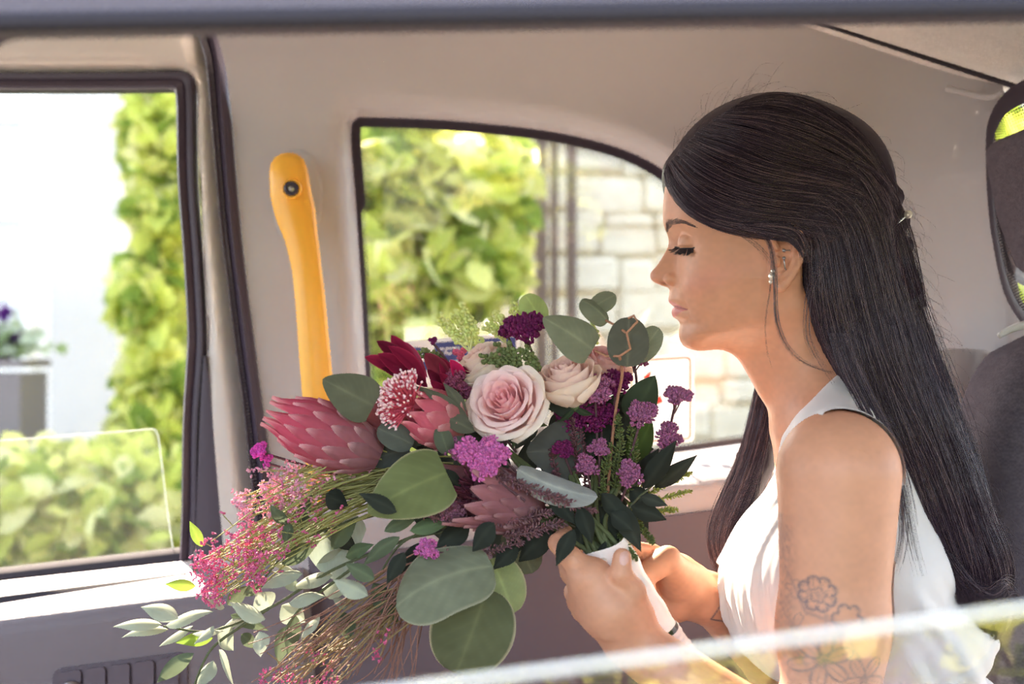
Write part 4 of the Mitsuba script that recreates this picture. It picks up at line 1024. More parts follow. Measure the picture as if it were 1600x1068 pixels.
for k in range(210):      # flyaways along the outline
    t = rng.uniform(0, 1); oc = spline([(1045, 262), (1082, 222), (1130, 178), (1210, 146), (1300, 186), (1352, 232), (1390, 292), (1425, 400), (1465, 540), (1520, 680), (1562, 810), (1588, 900)], 200)
    i = int(t * 190); p0 = oc[i]; tn = unit(oc[i + 5] - oc[i]); nr = np.array([tn[1], -tn[0]])
    L = rng.uniform(25, 85); b_ = rng.normal() * 14; o = abs(rng.normal()) * 9 + 4
    pts = np.array([p0 - nr * 6, p0 + tn * L * .4 + nr * o, p0 + tn * L * .75 + nr * (o * 1.5 + b_ * .4), p0 + tn * L + nr * (o * 1.1 + b_)])
    q = spline(pts, 7); yv_ = rng.uniform(1.30, 1.42)
    strands.append(np.c_[np.array([P(a, b2, yv_) for a, b2 in q]), np.linspace(0.00011, 0.00005, 7)])
def curves(name, lists, bsdf, parent, **t):
    import os
    os.makedirs(meshkit.FOLDER, exist_ok=True)
    path = f'{meshkit.FOLDER}/{name}_{len(scene)}.txt'
    with open(path, 'w') as o:
        for s in lists:
            s = np.vstack([2 * s[0] - s[1], s, 2 * s[-1] - s[-2]]); s[:, 3] = np.maximum(s[:, 3], 2e-5)
            o.write('\n'.join('%.6f %.6f %.6f %.6f' % tuple(r) for r in s) + '\n\n')
    k = key(name, parent)
    scene[k] = {'type': 'bsplinecurve', 'filename': path, 'bsdf': {'type': 'ref', 'id': bsdf}}
    if t: tag(k, **t)
    return k
for j, nm_ in enumerate(('hair_dark', 'hair_strand', 'hair_sheen')):
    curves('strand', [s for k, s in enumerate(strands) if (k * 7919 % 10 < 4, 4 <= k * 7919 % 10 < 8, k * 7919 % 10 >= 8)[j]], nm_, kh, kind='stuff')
# eyebrow and lashes
scene['lash_black'] = two(pr((0.012, 0.008, 0.012), 0.5, 0.3)); scene['brow_brown'] = two(pr((0.075, 0.040, 0.035), 0.6, 0.3))
face_f = lambda p: head_field(to_head(p)) * SH
face_y = depth_map(face_f, 1032, 335, 1100, 405, 1.5, 1.27, 1.365, 160)
bl = []
for k in range(420):
    t = rng.uniform(0, 1) ** 1.2; c = spline([(1042, 356), (1047, 350), (1057, 346), (1070, 348), (1085, 354)], 50)[int(t * 49)]
    th_ = np.interp(t, [0, 0.25, 0.6, 1], [9, 6, 3.4, 0.8])
    p0 = c + [rng.uniform(-1, 1), rng.uniform(-1, 1) * th_]
    d = np.array([np.interp(t, [0, 0.3, 1], [-1.5, 3.5, 5.5]), np.interp(t, [0, 0.3, 1], [-6, -2.5, 1.8])]) * rng.uniform(0.7, 1.2)
    q = np.array([p0, p0 + d * 0.5, p0 + d])
    y = face_y(q[:, 0], q[:, 1]) - 0.0003
    bl.append(np.c_[np.array([P(a, b_, c_) for (a, b_), c_ in zip(q, y)]), [0.00015, 0.00014, 0.00006]])
curves('eyebrow', bl, 'brow_brown', kb, label='dark arched eyebrow')
ll = []
for k in range(110):
    t = rng.uniform(0, 1)
    r0 = np.array([np.interp(t, [0, 1], [1056.5, 1082.5]), 386.2 + 1.8 * np.sin(t * 3.1) + t * 0.8])
    tip = r0 + np.array([np.interp(t, [0, .25, .6, 1], [-15, -12, -6, 1.5]), np.interp(t, [0, .3, .7, 1], [4, 9, 12, 7])]) * rng.uniform(0.75, 1.1)
    mid = (r0 + tip) / 2 + [0, 2.2]
    y0 = float(face_y(r0[0], r0[1])) - 0.0002
    q = np.array([P(*r0, y0), P(*mid, y0 - 0.004), P(*tip, y0 - 0.005)])
    ll.append(np.c_[q, [0.00030, 0.00026, 0.00008]])
lid = np.array([(1054, 385.5), (1060, 386.6), (1068, 387.8), (1076, 388), (1083, 387.4), (1086, 386)])
lp = spline(lid, 14); ly = face_y(lp[:, 0], lp[:, 1])
ll.append(np.c_[np.array([P(a, b_, c_ - 0.0002) for (a, b_), c_ in zip(lp, ly)]), np.full(14, 0.0006)])
curves('eyelashes', ll, 'lash_black', kb, label='long black lashes of the lowered eye')
scene['crystal'] = two(pr((0.80, 0.74, 0.62), 0.12, 0.8, metallic=0.6))
er = P(1206, 431, 1.268)
add('earring', cat([ellipsoid(er, (0.0032, 0.0028, 0.0040), 1), ellipsoid(er + [0.001, -.001, .0045], (0.0022, 0.002, 0.002), 1), ellipsoid(er + [-0.001, 0, -.005], (0.0018, 0.0018, 0.0022), 1)]), 'crystal', parent=woman, smooth=False, label='sparkling stud earring')
e2 = P(1225, 398, 1.276)
add('ear_ring', cat([ellipsoid(e2 + [0, 0, 0.004], (0.0017,) * 3, 1), ellipsoid(e2 + [0, 0, -0.003], (0.0017,) * 3, 1), tube(spline([e2 + [0, 0, -.003], e2 + [.0002, -.001, -.007], e2 + [.001, 0, -.012], e2 + [.002, .001, -.013]], 10), 0.0006, 6), tube([e2 + [0, 0, .004], e2 + [.006, .001, .004]], 0.0005, 6)]), 'steel', parent=woman, smooth=True, label='small steel ear piercing')
for (px, py, r, ex, ey) in ((1419, 335, 0.0040, 1398, 352), (1384, 290, 0.0032, 1376, 300)):
    y = 1.305; c = P(px, py, y)
    add('hair_pin', cat([ellipsoid(c, (r, r, r), 1)] + [tube([c + [0, 0.001 * s, 0], P(ex + s, ey - 2 * s, y + 0.002)], 0.0004, 5) for s in (-1.5, 1.5)]), 'crystal', parent=kh, smooth=False, label='crystal-headed hair pin')
# thumbnail of the near hand
nail_c = P(975, 868, 1.183)
nm = ellipsoid((0, 0, 0), (0.0043, 0.0014, 0.0064), 2); Rn = frame((-0.10, -0.55, 1.0), (0, 1, 0))
bodyhit = depth_map(lambda p: hand_field(p, NH), 950, 850, 1000, 890, 4, 1.17, 1.22, 100)
nv = np.array(nm.vertices) + [0, 0, 0]
nq = np.array([P(975 + v[0] / 1.19 * F, 871 - v[2] / 1.19 * F, 1.0) for v in nv])
npx = np.stack([975.5 + nv[:, 0] / 1.19 * F + 0.1 * nv[:, 2] / 1.19 * F, 871.5 - nv[:, 2] / 1.19 * F], 1)
ny_ = bodyhit(npx[:, 0], npx[:, 1]) + nv[:, 1] * 0.5
scene['nail'] = two(pr((0.62, 0.36, 0.29), 0.28, 0.5))
add('thumbnail', trimesh.Trimesh(np.array([P(a, b_, c_) for (a, b_), c_ in zip(npx, ny_)]), nm.faces, process=False), 'nail', parent=kb, smooth=True)
# ---------------------------------------------------------------- seats behind the woman
def rbf(p, c, half, r):
    q = np.abs(p - c) - (np.asarray(half) - r)
    return np.linalg.norm(np.maximum(q, 0), axis=1) + np.minimum(q.max(1), 0) - r
hc = P(1702, 318, 1.52)
def headrest_field(p):
    d = p - hc; q = np.stack([d[:, 0] + 0.12 * d[:, 2] * (d[:, 0] < 0), d[:, 1], d[:, 2]], 1)
    t = np.clip((q[:, 2] + 0.088) / 0.176, 0, 1)
    w = 0.052 + 0.014 * t
    a = np.abs(q); r = 0.026
    e = np.stack([a[:, 0] - (w - r), a[:, 1] - (0.14 - r), a[:, 2] - (0.086 - r)], 1)
    b = np.linalg.norm(np.maximum(e, 0), axis=1) + np.minimum(e.max(1), 0) - r
    dent = np.exp(-((q[:, 1] + 0.14) / 0.03) ** 2) * np.clip(1 - ((q[:, 0] - 0.015) / 0.030) ** 2 - ((q[:, 2] + 0.01) / 0.055) ** 2, 0, 1)
    return b + 0.012 * dent
hr = thing('headrest', 'dark grey padded headrest in the upper right corner', 'headrest')
add('cushion', soft_block(headrest_field, hc - [0.09, 0.17, 0.11], hc + [0.09, 0.17, 0.11], 0.004), 'seat_fabric', parent=hr, smooth=True)
for dy in (-0.05, 0.05):
    add('post', tube([hc + [0.0, dy, -0.075], hc + [0.0, dy, -0.098]], 0.006, 10), 'steel', parent=hr, smooth=True)
# seat back: fabric face leaning back, pale piping, vinyl flank
sc0 = P(1640, 560, 1.40)
def seat_profile(z):  # front of the backrest by height
    return np.interp(z, [0.55, 0.80, 1.084, 1.138, 1.178, 1.21, 1.238, 1.26], [0.47, 0.47, 0.476, 0.481, 0.491, 0.503, 0.520, 0.56])
def seat_field(p):
    x, y, z = p.T
    top = 1.262 + 0.035 * np.clip((x - 0.50) / 0.12, -1, 1)
    fx = (seat_profile(z) - x) * 0.95
    b = smax(fx, z - top, 0.05)
    b = smax(b, np.abs(y - 1.512) - 0.087, 0.05)
    b = smax(b, x - 0.62, 0.04)
    return smax(b, 0.48 - z, 0.02)
st = thing('seat', 'dark grey fabric seat back behind the woman', 'seat')
add('backrest', soft_block(seat_field, (0.36, 1.40, 0.46), (0.66, 1.63, 1.33), 0.007), 'seat_fabric', parent=st, smooth=True)
def cushion_field(p):
    return rbf(p, (0.20, 1.30, 0.672), (0.36, 0.255, 0.10), 0.05)
add('seat_cushion', soft_block(cushion_field, (-0.2, 1.0, 0.52), (0.62, 1.6, 0.82), 0.012), 'seat_fabric', parent=st, smooth=True)
sb = trimesh.creation.box(extents=[0.8, 0.5, 0.19]); sb.apply_translation([0.22, 1.30, 0.482])
add('seat_base', sb, 'trim_dark', parent=st, smooth=False)
# neighbouring seat: pale vinyl flank with piping beside the fabric
st2 = thing('seat', 'pale grey vinyl side of the far seat back, edged with piping', 'seat')
fl_o = [(1470, 548), (1500, 544), (1540, 546), (1566, 552), (1556, 580), (1540, 612), (1524, 640), (1512, 700), (1505, 780), (1440, 780), (1450, 650)]
yv = 1.625
def vin_y(x, z):
    px = 800 + x / yv * F
    return yv + 0.02 * np.clip((px - 1500) / 60, -1, 1) ** 2
add('flank', sheet(zx(np.array(fl_o), yv), vin_y, 0.012, thick=0.03), 'seat_vinyl', parent=st2, smooth=30)
pip = spline([(1566, 549), (1558, 575), (1543, 606), (1528, 636), (1516, 700), (1508, 780)], 40)
add('piping', tube([P(a, b_, yv + 0.005) for a, b_ in pip], 0.0032, 8), 'white_cloth', parent=st2, smooth=True)
wb = spline([(1560, 525), (1580, 514), (1605, 507), (1650, 502)], 20)
add('belt_guide', tube([P(a, b_, 1.50) for a, b_ in wb], np.linspace(0.003, 0.006, 20), 10), 'white_cloth', smooth=True, label='small white belt guide lying on top of the dark seat back', cat='belt guide')

# ---------------------------------------------------------------- yellow grab handle
gh = thing('grab_handle', 'curved yellow plastic grab handle bolted to the grey pillar', 'grab handle')
gpth = spline([(450, 262, 1.752), (452, 280, 1.750), (455, 305, 1.750), (462, 335, 1.748), (470, 368, 1.742), (477, 405, 1.738), (484, 460, 1.735), (489, 520, 1.733), (494, 580, 1.732), (499, 640, 1.732), (503, 700, 1.735), (505, 750, 1.745), (506, 790, 1.765)], 90)
gr = np.array([P(*q) for q in gpth])
th = np.arange(28) * 2 * np.pi / 28
rad = 1.0 + 0.0 * th
ridge = np.exp(-((np.angle(np.exp(1j * (th - math.radians(270 - 18))))) / 0.16) ** 2)
sect = np.stack([np.cos(th), np.sin(th) * 0.72], 1) * (1 + 0.05 * ridge)[:, None]
pyg = gpth[:, 1]
rr_ = np.interp(pyg, [255, 265, 300, 335, 370, 420, 700, 790], [0.0195, 0.0235, 0.0255, 0.0250, 0.0205, 0.0182, 0.0200, 0.0215])
def handle_mesh():
    t = unit(np.gradient(gr, axis=0)); side = unit(np.cross(t, [0, 1, 0])); side *= np.sign(side[:, :1]); dep = unit(np.cross(side, t)); dep *= np.sign(dep[:, 1:2])
    rows = []
    n = len(gr)
    for k in range(n):
        rows.append(gr[k] + rr_[k] * (sect[:, :1] * side[k] + sect[:, 1:] * dep[k]))
    # rounded ends
    first = []
    for a in (0.05, 0.4, 0.7, 0.88, 0.97):
        c = gr[0] - t[0] * rr_[0] * 0.85 * math.cos(math.asin(a))
        first.append(c + a * rr_[0] * (sect[:, :1] * side[0] + sect[:, 1:] * dep[0]))
    V = np.array(first + rows)
    m = gridmesh(V, closed_v=True)
    if m.volume < 0: m.invert()
    return m
add('bar', handle_mesh(), 'yellow_plastic', parent=gh, smooth=60)
bc0 = P(456, 295, 1.7285)
def ringmesh(c, prof, n=24):
    """Lathe about the y axis: prof (radius, depth towards the camera)."""
    a = np.arange(n) * 2 * np.pi / n
    V = np.array([[c + [r * np.cos(t), -d, r * np.sin(t)] for t in a] for r, d in prof])
    return gridmesh(V, closed_v=True)
add('bolt_recess', ringmesh(bc0, [(0.0125, 0.000), (0.0118, 0.0032), (0.0102, 0.0036), (0.0092, 0.0016), (0.0, 0.0012)]), 'yellow_plastic', parent=gh, smooth=50)
add('bolt', ringmesh(bc0, [(0.0088, 0.0012), (0.0086, 0.0052), (0.0074, 0.0064), (0.0050, 0.0064), (0.0045, 0.0030), (0.0, 0.0028)]), 'frit', parent=gh, smooth=35, label='dark socket head bolt')
add('bolt_socket', ringmesh(bc0, [(0.0046, 0.0058), (0.0040, 0.0036), (0.0022, 0.0040), (0.0, 0.0046)], 6), 'steel', parent=gh, smooth=False)
pad = []
for sc_, d in ((1.0, 0.0), (0.94, 0.005), (0.80, 0.008), (0.0, 0.0085)):
    q = spline([(425, 262), (440, 236), (468, 230), (490, 240), (503, 270), (506, 315), (500, 352), (470, 380), (438, 372), (424, 330)], 48, closed=True)
    c = np.array([465, 305]); q = c + (q - c) * sc_
    pad.append([P(a, b_, YW + 0.004 - d) for a, b_ in q])
add('mount_pad', gridmesh(np.array(pad), closed_v=True), 'trim_grey', parent='wall_right', smooth=50, label='raised pad behind the handle')

# ---------------------------------------------------------------- stickers on the quarter window
YS = YG + 0.003
def plate(px_poly, y, bsdf, parent, name, smooth=False, label=None):
    q = zx(np.array(px_poly), y)
    return add(name, sheet(q, lambda x, z: x * 0 + y, 0.2, thick=0.0008), bsdf, parent=parent, smooth=smooth, label=label)
scene['print_white'] = two(pr((0.75, 0.74, 0.72), 0.5)); scene['print_blue'] = two(pr((0.035, 0.045, 0.17), 0.5)); scene['print_red'] = two(pr((0.80, 0.30, 0.22), 0.5))
scene['print_scarlet'] = two(pr((0.8, 0.06, 0.04), 0.5)); scene['print_grey'] = two(pr((0.45, 0.42, 0.42), 0.6))
scene['print_pale'] = {'type': 'blendbsdf', 'weight': 0.4, 'a': {'type': 'thindielectric'}, 'b': {'type': 'principledthin', 'base_color': {'type': 'rgb', 'value': [0.5, 0.48, 0.45]}, 'roughness': 0.6, 'diff_trans': 1.2, 'eta': 1.3}}
cc = thing('camera_notice', 'blue and white camera notice stuck inside the window behind the flowers', 'sticker')
def skew(pts, x0=600, y0=545, s=-0.075): return [(a, b_ + s * (a - x0)) for a, b_ in pts]
add('backing', sheet(zx(np.array(skew([(622, 535), (812, 535), (812, 610), (622, 610)])), YS), lambda x, z: x * 0 + YS, 0.2, thick=0.0008), 'print_white', parent=cc, smooth=False)
add('blue_panel', sheet(zx(np.array(skew([(679, 541), (806, 541), (806, 606), (679, 606)])), YS - .0006), lambda x, z: x * 0 + YS - .0006, 0.2, thick=0.0008), 'print_blue', parent=cc, smooth=False)
circ = [(652 + 21 * np.cos(t), 567 + 21 * np.sin(t) - 0.075 * 52) for t in np.linspace(0, 2 * np.pi, 33)[:-1]]
add('blue_disc', sheet(zx(np.array(circ), YS - .0006), lambda x, z: x * 0 + YS - .0006, 0.2, thick=0.0008), 'print_blue', parent=cc, smooth=False)
ang = math.atan(0.075)
camg = [(638, 566), (656, 553), (662, 560), (669, 556), (670, 566), (664, 567), (648, 577)]
add('camera_symbol', sheet(zx(np.array([(a, b_ - 4) for a, b_ in camg]), YS - .0012), lambda x, z: x * 0 + YS - .0012, 0.2, thick=0.0008), 'print_white', parent=cc, smooth=False)
for txt, px, py in (('CCTV cameras', 685, 559), ('in operation', 685, 577)):
    tm = meshkit.text_mesh(txt, 0.0088, 0.0006, bold=True); v = np.array(tm.vertices)
    wpx = v[:, 0].max(); v = v * [min(1, 0.098 / wpx), 1, 1]
    q = np.stack([v[:, 0] * math.cos(ang) - v[:, 1] * math.sin(ang), -v[:, 2], v[:, 0] * math.sin(ang) + v[:, 1] * math.cos(ang)], 1) + P(px, py - 0.075 * (px - 600) + 2, YS - .0010)
    add('lettering', trimesh.Trimesh(q, tm.faces, process=False), 'print_white', parent=cc, smooth=False)
rs = thing('notice', 'white notice with a thin red outline in the lower corner of the quarter window', 'sticker')
def rrect(x0, y0, x1, y1, r, sl=-0.06):
    q = np.array(Polygon([(x0, y0), (x1, y0), (x1, y1), (x0, y1)]).buffer(-r).buffer(r, quad_segs=5).exterior.coords[:-1])
    return np.stack([q[:, 0], q[:, 1] + sl * (q[:, 0] - x0)], 1)
ro, ri = zx(rrect(985, 562, 1080, 692, 8), YS), zx(rrect(988, 565, 1077, 689, 6), YS)
add('backing', sheet(zx(rrect(981, 558, 1085, 697, 9), YS + .001), lambda x, z: x * 0 + YS + .001, 0.2, thick=0), 'print_pale', parent=rs, smooth=False)
add('outline', sheet(ro, lambda x, z: x * 0 + YS, 0.2, holes=[ri], thick=0.0006), 'print_red', parent=rs, smooth=False, label='thin red outline')
for k, c in enumerate([[(1004, 590), (1018, 578), (1014, 594)], [(1043, 612), (1052, 607), (1058, 614), (1050, 622)], [(1022, 622), (1032, 618), (1036, 628), (1026, 632)]]):
    add('red_mark', sheet(zx(np.array(c), YS), lambda x, z: x * 0 + YS, 0.2, thick=0.0006), 'print_scarlet', parent=rs, smooth=False)
for k in range(7):
    y_ = 640 + 6 * k
    add('printed_line', sheet(zx(np.array([(1048, y_), (1068 - 3 * (k % 3), y_ - 1.2), (1068 - 3 * (k % 3), y_ + .4), (1048, y_ + 1.6)]), YS), lambda x, z: x * 0 + YS, 0.2, thick=0.0006), 'print_grey', parent=rs, smooth=False)
# ---------------------------------------------------------------- the bouquet
bq_ = thing('bouquet', 'large hand-tied bouquet of roses, proteas and eucalyptus in the hands of the woman', 'bouquet')
rb = np.random.default_rng(77)
ICO = trimesh.creation.icosahedron(); icv, icf = np.array(ICO.vertices), np.array(ICO.faces)
def blobs(c, axes, radii, cols):
    """Many small ellipsoids as one mesh: centres (n,3), long axes (n,3), radii (n,2: along, across), colours (n,3)."""
    n = len(c); w = unit(axes); u = unit(np.cross(w, rb.normal(size=(n, 3)))); v_ = np.cross(w, u)
    P_ = c[:, None] + icv[None, :, :1] * u[:, None] * radii[:, None, 1:] + icv[None, :, 1:2] * v_[:, None] * radii[:, None, 1:] + icv[None, :, 2:] * w[:, None] * radii[:, None, :1]
    f = (np.arange(n)[:, None, None] * 12 + icf[None]).reshape(-1, 3)
    return trimesh.Trimesh(P_.reshape(-1, 3), f, process=False), np.clip(np.repeat(cols, 12, axis=0), 0, 1)
def jitcol(col, n, s=0.25): return np.asarray(col) * rb.uniform(1 - s, 1 + s, (n, 1)) * rb.uniform(1 - s * .3, 1 + s * .3, (n, 3))
WID = {'oblong': lambda t: np.clip(np.sin(np.pi * np.clip(t, 0, 1) ** 1.15), 0, 1) ** 0.7,
       'round': lambda t: np.sqrt(np.clip(1 - (2 * t ** 0.9 - 1) ** 2, 0, 1)) ** 0.9,
       'ovate': lambda t: np.sin(np.pi * t ** 0.72) ** 0.8,
       'lance': lambda t: np.sin(np.pi * t ** 0.78) ** 1.05,
       'heart': lambda t: np.clip(np.sin(np.pi * (t * 0.93 + 0.07) ** 0.6), 0, 1) ** 0.65}
def leaf(base, tip, width, normal=(0, -1, 0), shape='ovate', bend=0.12, cup=0.2, col=(0.15, 0.2, 0.1), vein=1.5, n=14, m=9, twist=0.0, name='leaf', parent=None, bsdf='vc_leaf', rim=None, label=None, wav=0.0, veins=False):
    b, t_ = np.asarray(base, float), np.asarray(tip, float)
    d = t_ - b; L = np.linalg.norm(d); d = d / L
    nn = np.asarray(normal, float); nn = unit(nn - (nn @ d) * d); s = np.cross(d, nn)
    t = np.linspace(0, 1, n); u = np.linspace(-1, 1, m)
    TT, UU = np.meshgrid(t, u, indexing='ij')
    w = WID[shape](TT) * width / 2
    ca, sa = np.cos(twist * (TT - .3)), np.sin(twist * (TT - .3))
    lat = UU * w
    off = bend * L * 4 * TT * (1 - TT) - cup * np.abs(UU) ** 1.5 * w + wav * width * np.sin(TT * 9 + UU * 2) * np.abs(UU)
    V = b + TT[..., None] * d * L + (lat * ca - off * 0 * sa)[..., None] * s + (lat * sa)[..., None] * nn + off[..., None] * nn
    c = np.tile(np.asarray(col, float), (n, m, 1))
    c *= (1 + 0.22 * (meshkit.noise(V * 120) - 0.5) + 0.25 * (meshkit.noise(V * 35, 2) - 0.5))[..., None]
    mid = np.exp(-(UU / (1.6 / m)) ** 2) * (TT > 0.02)
    c = c * (1 + (vein - 1) * mid[..., None] * np.array([1.0, 0.95, 0.8]))
    if veins: c = c * (1 + 0.08 * np.exp(-((((TT - 0.42 * np.abs(UU)) * 7) % 1 - .5) / .12) ** 2) * (np.abs(UU) > .05))[..., None]
    if rim is not None: c = np.where((np.abs(UU) > 0.97)[..., None], np.asarray(rim), c)
    msh = gridmesh(V)
    return add(name, msh, bsdf, parent=parent or bq_, smooth=True, color=np.clip(c.reshape(-1, 3), 0, 1), label=label)
def pleaf(b, t, w, y, ny=(0, -1, 0), y2=None, **k):
    """A leaf from frame pixel b to frame pixel t, w pixels wide."""
    return leaf(P(*b, y), P(*t, y if y2 is None else y2), w / F * y, normal=ny, **k)

# ---- roses
def rose(center, axis, R, seed, inner=(0.93, 0.56, 0.60), outer=(0.92, 0.75, 0.72), edge=(0.90, 0.84, 0.68), N=27, opened=1.0, wrap=1.0, label=None):
    rs_ = np.random.default_rng(seed); k0 = part('rose', bq_, label); Rm = frame(axis, (0.1, 0.2, 1))
    for k in range(N):
        q = k / (N - 1)
        th = k * 2.39996 + rs_.uniform(-.15, .15)
        Rk = R * (0.07 + 0.93 * q ** 0.85)
        phi = np.interp(q, [0, 0.15, 0.4, 1], [1.9, 1.35, 1.15, 0.92]) * wrap
        zt = R * np.interp(q, [0, 0.3, 0.6, 1], [0.46, 0.50, 0.36, 0.02 + 0.1 * (1 - opened)]) + R * rs_.uniform(-.04, .04)
        z0 = -0.95 * R
        curl = np.interp(q, [0, 0.25, 0.55, 1], [0.0, 0.10, 0.26, 0.34]) * opened
        n, m = 12, 13
        v = np.linspace(0, 1, n); u = np.linspace(-1, 1, m); VV, UU = np.meshgrid(v, u, indexing='ij')
        wd = phi * (0.35 + 0.65 * np.sin(np.clip(VV * 1.15, 0, 1) * np.pi / 2)) * (1 - 0.28 * VV ** 5)
        ang = th + UU * wd
        rho = Rk * (0.22 + 0.78 * np.sin(np.clip(VV * 1.2, 0, 1) * np.pi / 2) ** 0.85) * (1 - (0.10 if q < .5 else 0.04) * VV ** 3)
        tip = np.clip(VV - 0.74, 0, 1) / 0.26
        rho = rho + R * curl * tip ** 2 * (0.55 + 0.25 * np.cos(UU * 2.2)) - R * 0.05 * UU ** 2 * (1 - q)
        z = z0 + (zt - z0) * VV ** 0.9 - R * (0.14 + 0.12 * q) / wrap * np.abs(UU) ** 3.0 * VV - R * curl * 0.55 * tip ** 2.5 + R * 0.045 * np.exp(-(UU / 0.25) ** 2) * tip * q
        rip = 0.02 * R * np.sin(UU * 7 + k) * tip * q
        X = np.stack([(rho + rip) * np.cos(ang), (rho + rip) * np.sin(ang), z + rip], -1)
        deep = np.clip(1 - q * 1.25, 0, 1)
        c = np.asarray(outer) * (1 - deep) + np.asarray(inner) * deep
        inn = np.asarray(inner) * 0.6 + np.asarray(outer) * 0.4
        c = c[None, None] * VV[..., None] ** 0.7 + inn[None, None] * (1 - VV[..., None] ** 0.7)
        c = c * (1 - 0.35 * q * tip[..., None] ** 3) + np.asarray(edge if q > 0.7 else (0.90, 0.74, 0.66)) * (0.35 * q * tip[..., None] ** 3)
        if q > 0.85: c = c * 0.55 + np.asarray(edge) * 0.45
        add('petal', gridmesh(X @ Rm.T + center), 'vc_petal', parent=k0, smooth=True, color=np.clip(c.reshape(-1, 3), 0, 1))
    # sepals and the swelling under the flower
    add('calyx', trimesh.Trimesh(icv * [.22 * R, .22 * R, .25 * R] @ Rm.T + center + Rm @ [0, 0, -1.0 * R], icf, process=False), 'vc_matte', parent=k0, smooth=True, color=np.tile((0.08, 0.12, 0.05), (12, 1)))
    for k in range(5):
        a = k * 1.257 + seed
        dirv = Rm @ [math.cos(a), math.sin(a), -0.1]
        leaf(center + Rm @ [0, 0, -0.95 * R], center + Rm @ [0, 0, -0.9 * R] + dirv * R * 0.95, R * 0.28, normal=Rm @ [0, 0, 1.0], shape='lance', col=(0.06, 0.09, 0.05), bend=-0.1, n=8, m=5, name='sepal', parent=k0)
    return k0
rose(P(789, 626, 1.240), (-0.30, -0.80, 0.42), 0.0335, 1, label='large open pale pink rose in the middle')
rose(P(886, 588, 1.262), (-0.24, -0.40, 0.88), 0.0305, 2, inner=(0.88, 0.62, 0.56), outer=(0.90, 0.74, 0.66), opened=0.35, wrap=1.35, N=22, label='cream pink rose seen from the side')
rose(P(754, 566, 1.290), (-0.55, -0.30, 0.80), 0.0290, 3, inner=(0.86, 0.62, 0.54), outer=(0.90, 0.80, 0.70), opened=0.45, wrap=1.3, N=22, label='creamy white rose at the back')
rose(P(942, 570, 1.305), (0.35, -0.45, 0.82), 0.0280, 4, inner=(0.86, 0.52, 0.54), outer=(0.90, 0.68, 0.66), opened=0.4, wrap=1.3, N=22, label='pink rose behind the eucalyptus leaf')

# ---- proteas
def protea(base, tip, R, rows, per, cols, tipcol, label, open_=0.0, flare=0.12, Lb=0.62, start=0.0):
    k0 = part('protea', bq_, label); b, t_ = np.asarray(base), np.asarray(tip); L = np.linalg.norm(t_ - b); Rm = frame(t_ - b)
    def prof_r(t): return R * np.interp(t, [-0.05, 0.0, 0.15, 0.4, 0.65, 0.85, 1.0, 1.15], [0.25, 0.38, 0.72, 0.98, 1.0, 0.86 + 0.3 * open_, 0.62 + 0.7 * open_, 0.42 + 1.0 * open_])
    for j in range(rows):
        q = j / (rows - 1); t0 = start + 0.55 * q - 0.02; Lj = Lb * (0.55 + 0.45 * q)
        for i in range(per):
            th = (i + 0.5 * (j % 2)) * 2 * np.pi / per + rb.uniform(-.08, .08)
            n, m = 9, 7
            v = np.linspace(0, 1, n); u = np.linspace(-1, 1, m); VV, UU = np.meshgrid(v, u, indexing='ij')
            tt = t0 + Lj * VV
            wd = 1.30 * np.pi / per * np.sin(np.pi * np.clip(VV * 0.70 + 0.28, 0, 1)) ** 0.95
            rr2 = prof_r(tt) + R * (0.10 * (1 - q) + 0.03) + R * flare * VV ** 4 - R * 0.10 * np.abs(UU) ** 2 * 1.0 + R * 0.05 * np.sin(VV * 3.1)
            ang = th + UU * wd
            X = np.stack([rr2 * np.cos(ang), rr2 * np.sin(ang), tt * L], -1) @ Rm.T + b
            c = np.asarray(cols[0]) * (1 - q) + np.asarray(cols[1]) * q
            c = c[None, None] * (0.82 + 0.3 * VV[..., None]) * (1 + 0.2 * (meshkit.noise(X * 300) - 0.5)[..., None])
            e = np.clip((np.maximum(np.abs(UU) * VV ** 0.5, VV) - 0.80) / 0.2, 0, 1)[..., None]
            if q < 0.4: c = c * (1 - 0.45 * VV[..., None] ** 3) + np.array([0.20, 0.17, 0.16]) * 0.45 * VV[..., None] ** 3
            c = c * (1 - 0.7 * e) + np.asarray(tipcol) * 0.7 * e
            add('bract', gridmesh(X), 'vc_petal', parent=k0, smooth=True, color=np.clip(c.reshape(-1, 3), 0, 1))
    ell_ = ellipsoid((0, 0, 0), (R * 0.78, R * 0.78, L * 0.48), 2); add('heart', trimesh.Trimesh(np.array(ell_.vertices) @ Rm.T + b + (t_ - b) * 0.47, ell_.faces, process=False), 'vc_matte', parent=k0, smooth=True, color=np.tile(np.asarray(cols[0]) * 0.5, (len(ell_.vertices), 1)))
    return k0, Rm
protea(P(590, 712, 1.262), P(444, 652, 1.250), 0.0255, 5, 10, ((0.32, 0.14, 0.16), (0.60, 0.10, 0.16)), (0.90, 0.55, 0.57), 'closed pink protea bud at the left', Lb=0.66)
protea(P(640, 690, 1.300), P(545, 632, 1.300), 0.021, 5, 9, ((0.45, 0.15, 0.17), (0.60, 0.20, 0.22)), (0.80, 0.45, 0.45), 'smaller pink protea bud behind the left one', Lb=0.68)
kp, Rm = protea(P(722, 672, 1.256), P(655, 642, 1.242), 0.0230, 4, 8, ((0.38, 0.16, 0.15), (0.62, 0.13, 0.18)), (0.86, 0.45, 0.45), 'pink protea with white-tipped florets', open_=0.20, Lb=0.75)
n = 330; d = unit(np.c_[rb.normal(size=(n, 2)) * 0.75, np.abs(rb.normal(size=n)) + 0.35]) @ Rm.T
c0 = P(645, 634, 1.243); tipp = c0 + d * rb.uniform(0.020, 0.029, (n, 1)) * [1.15, 1, 1.15]
pins = []
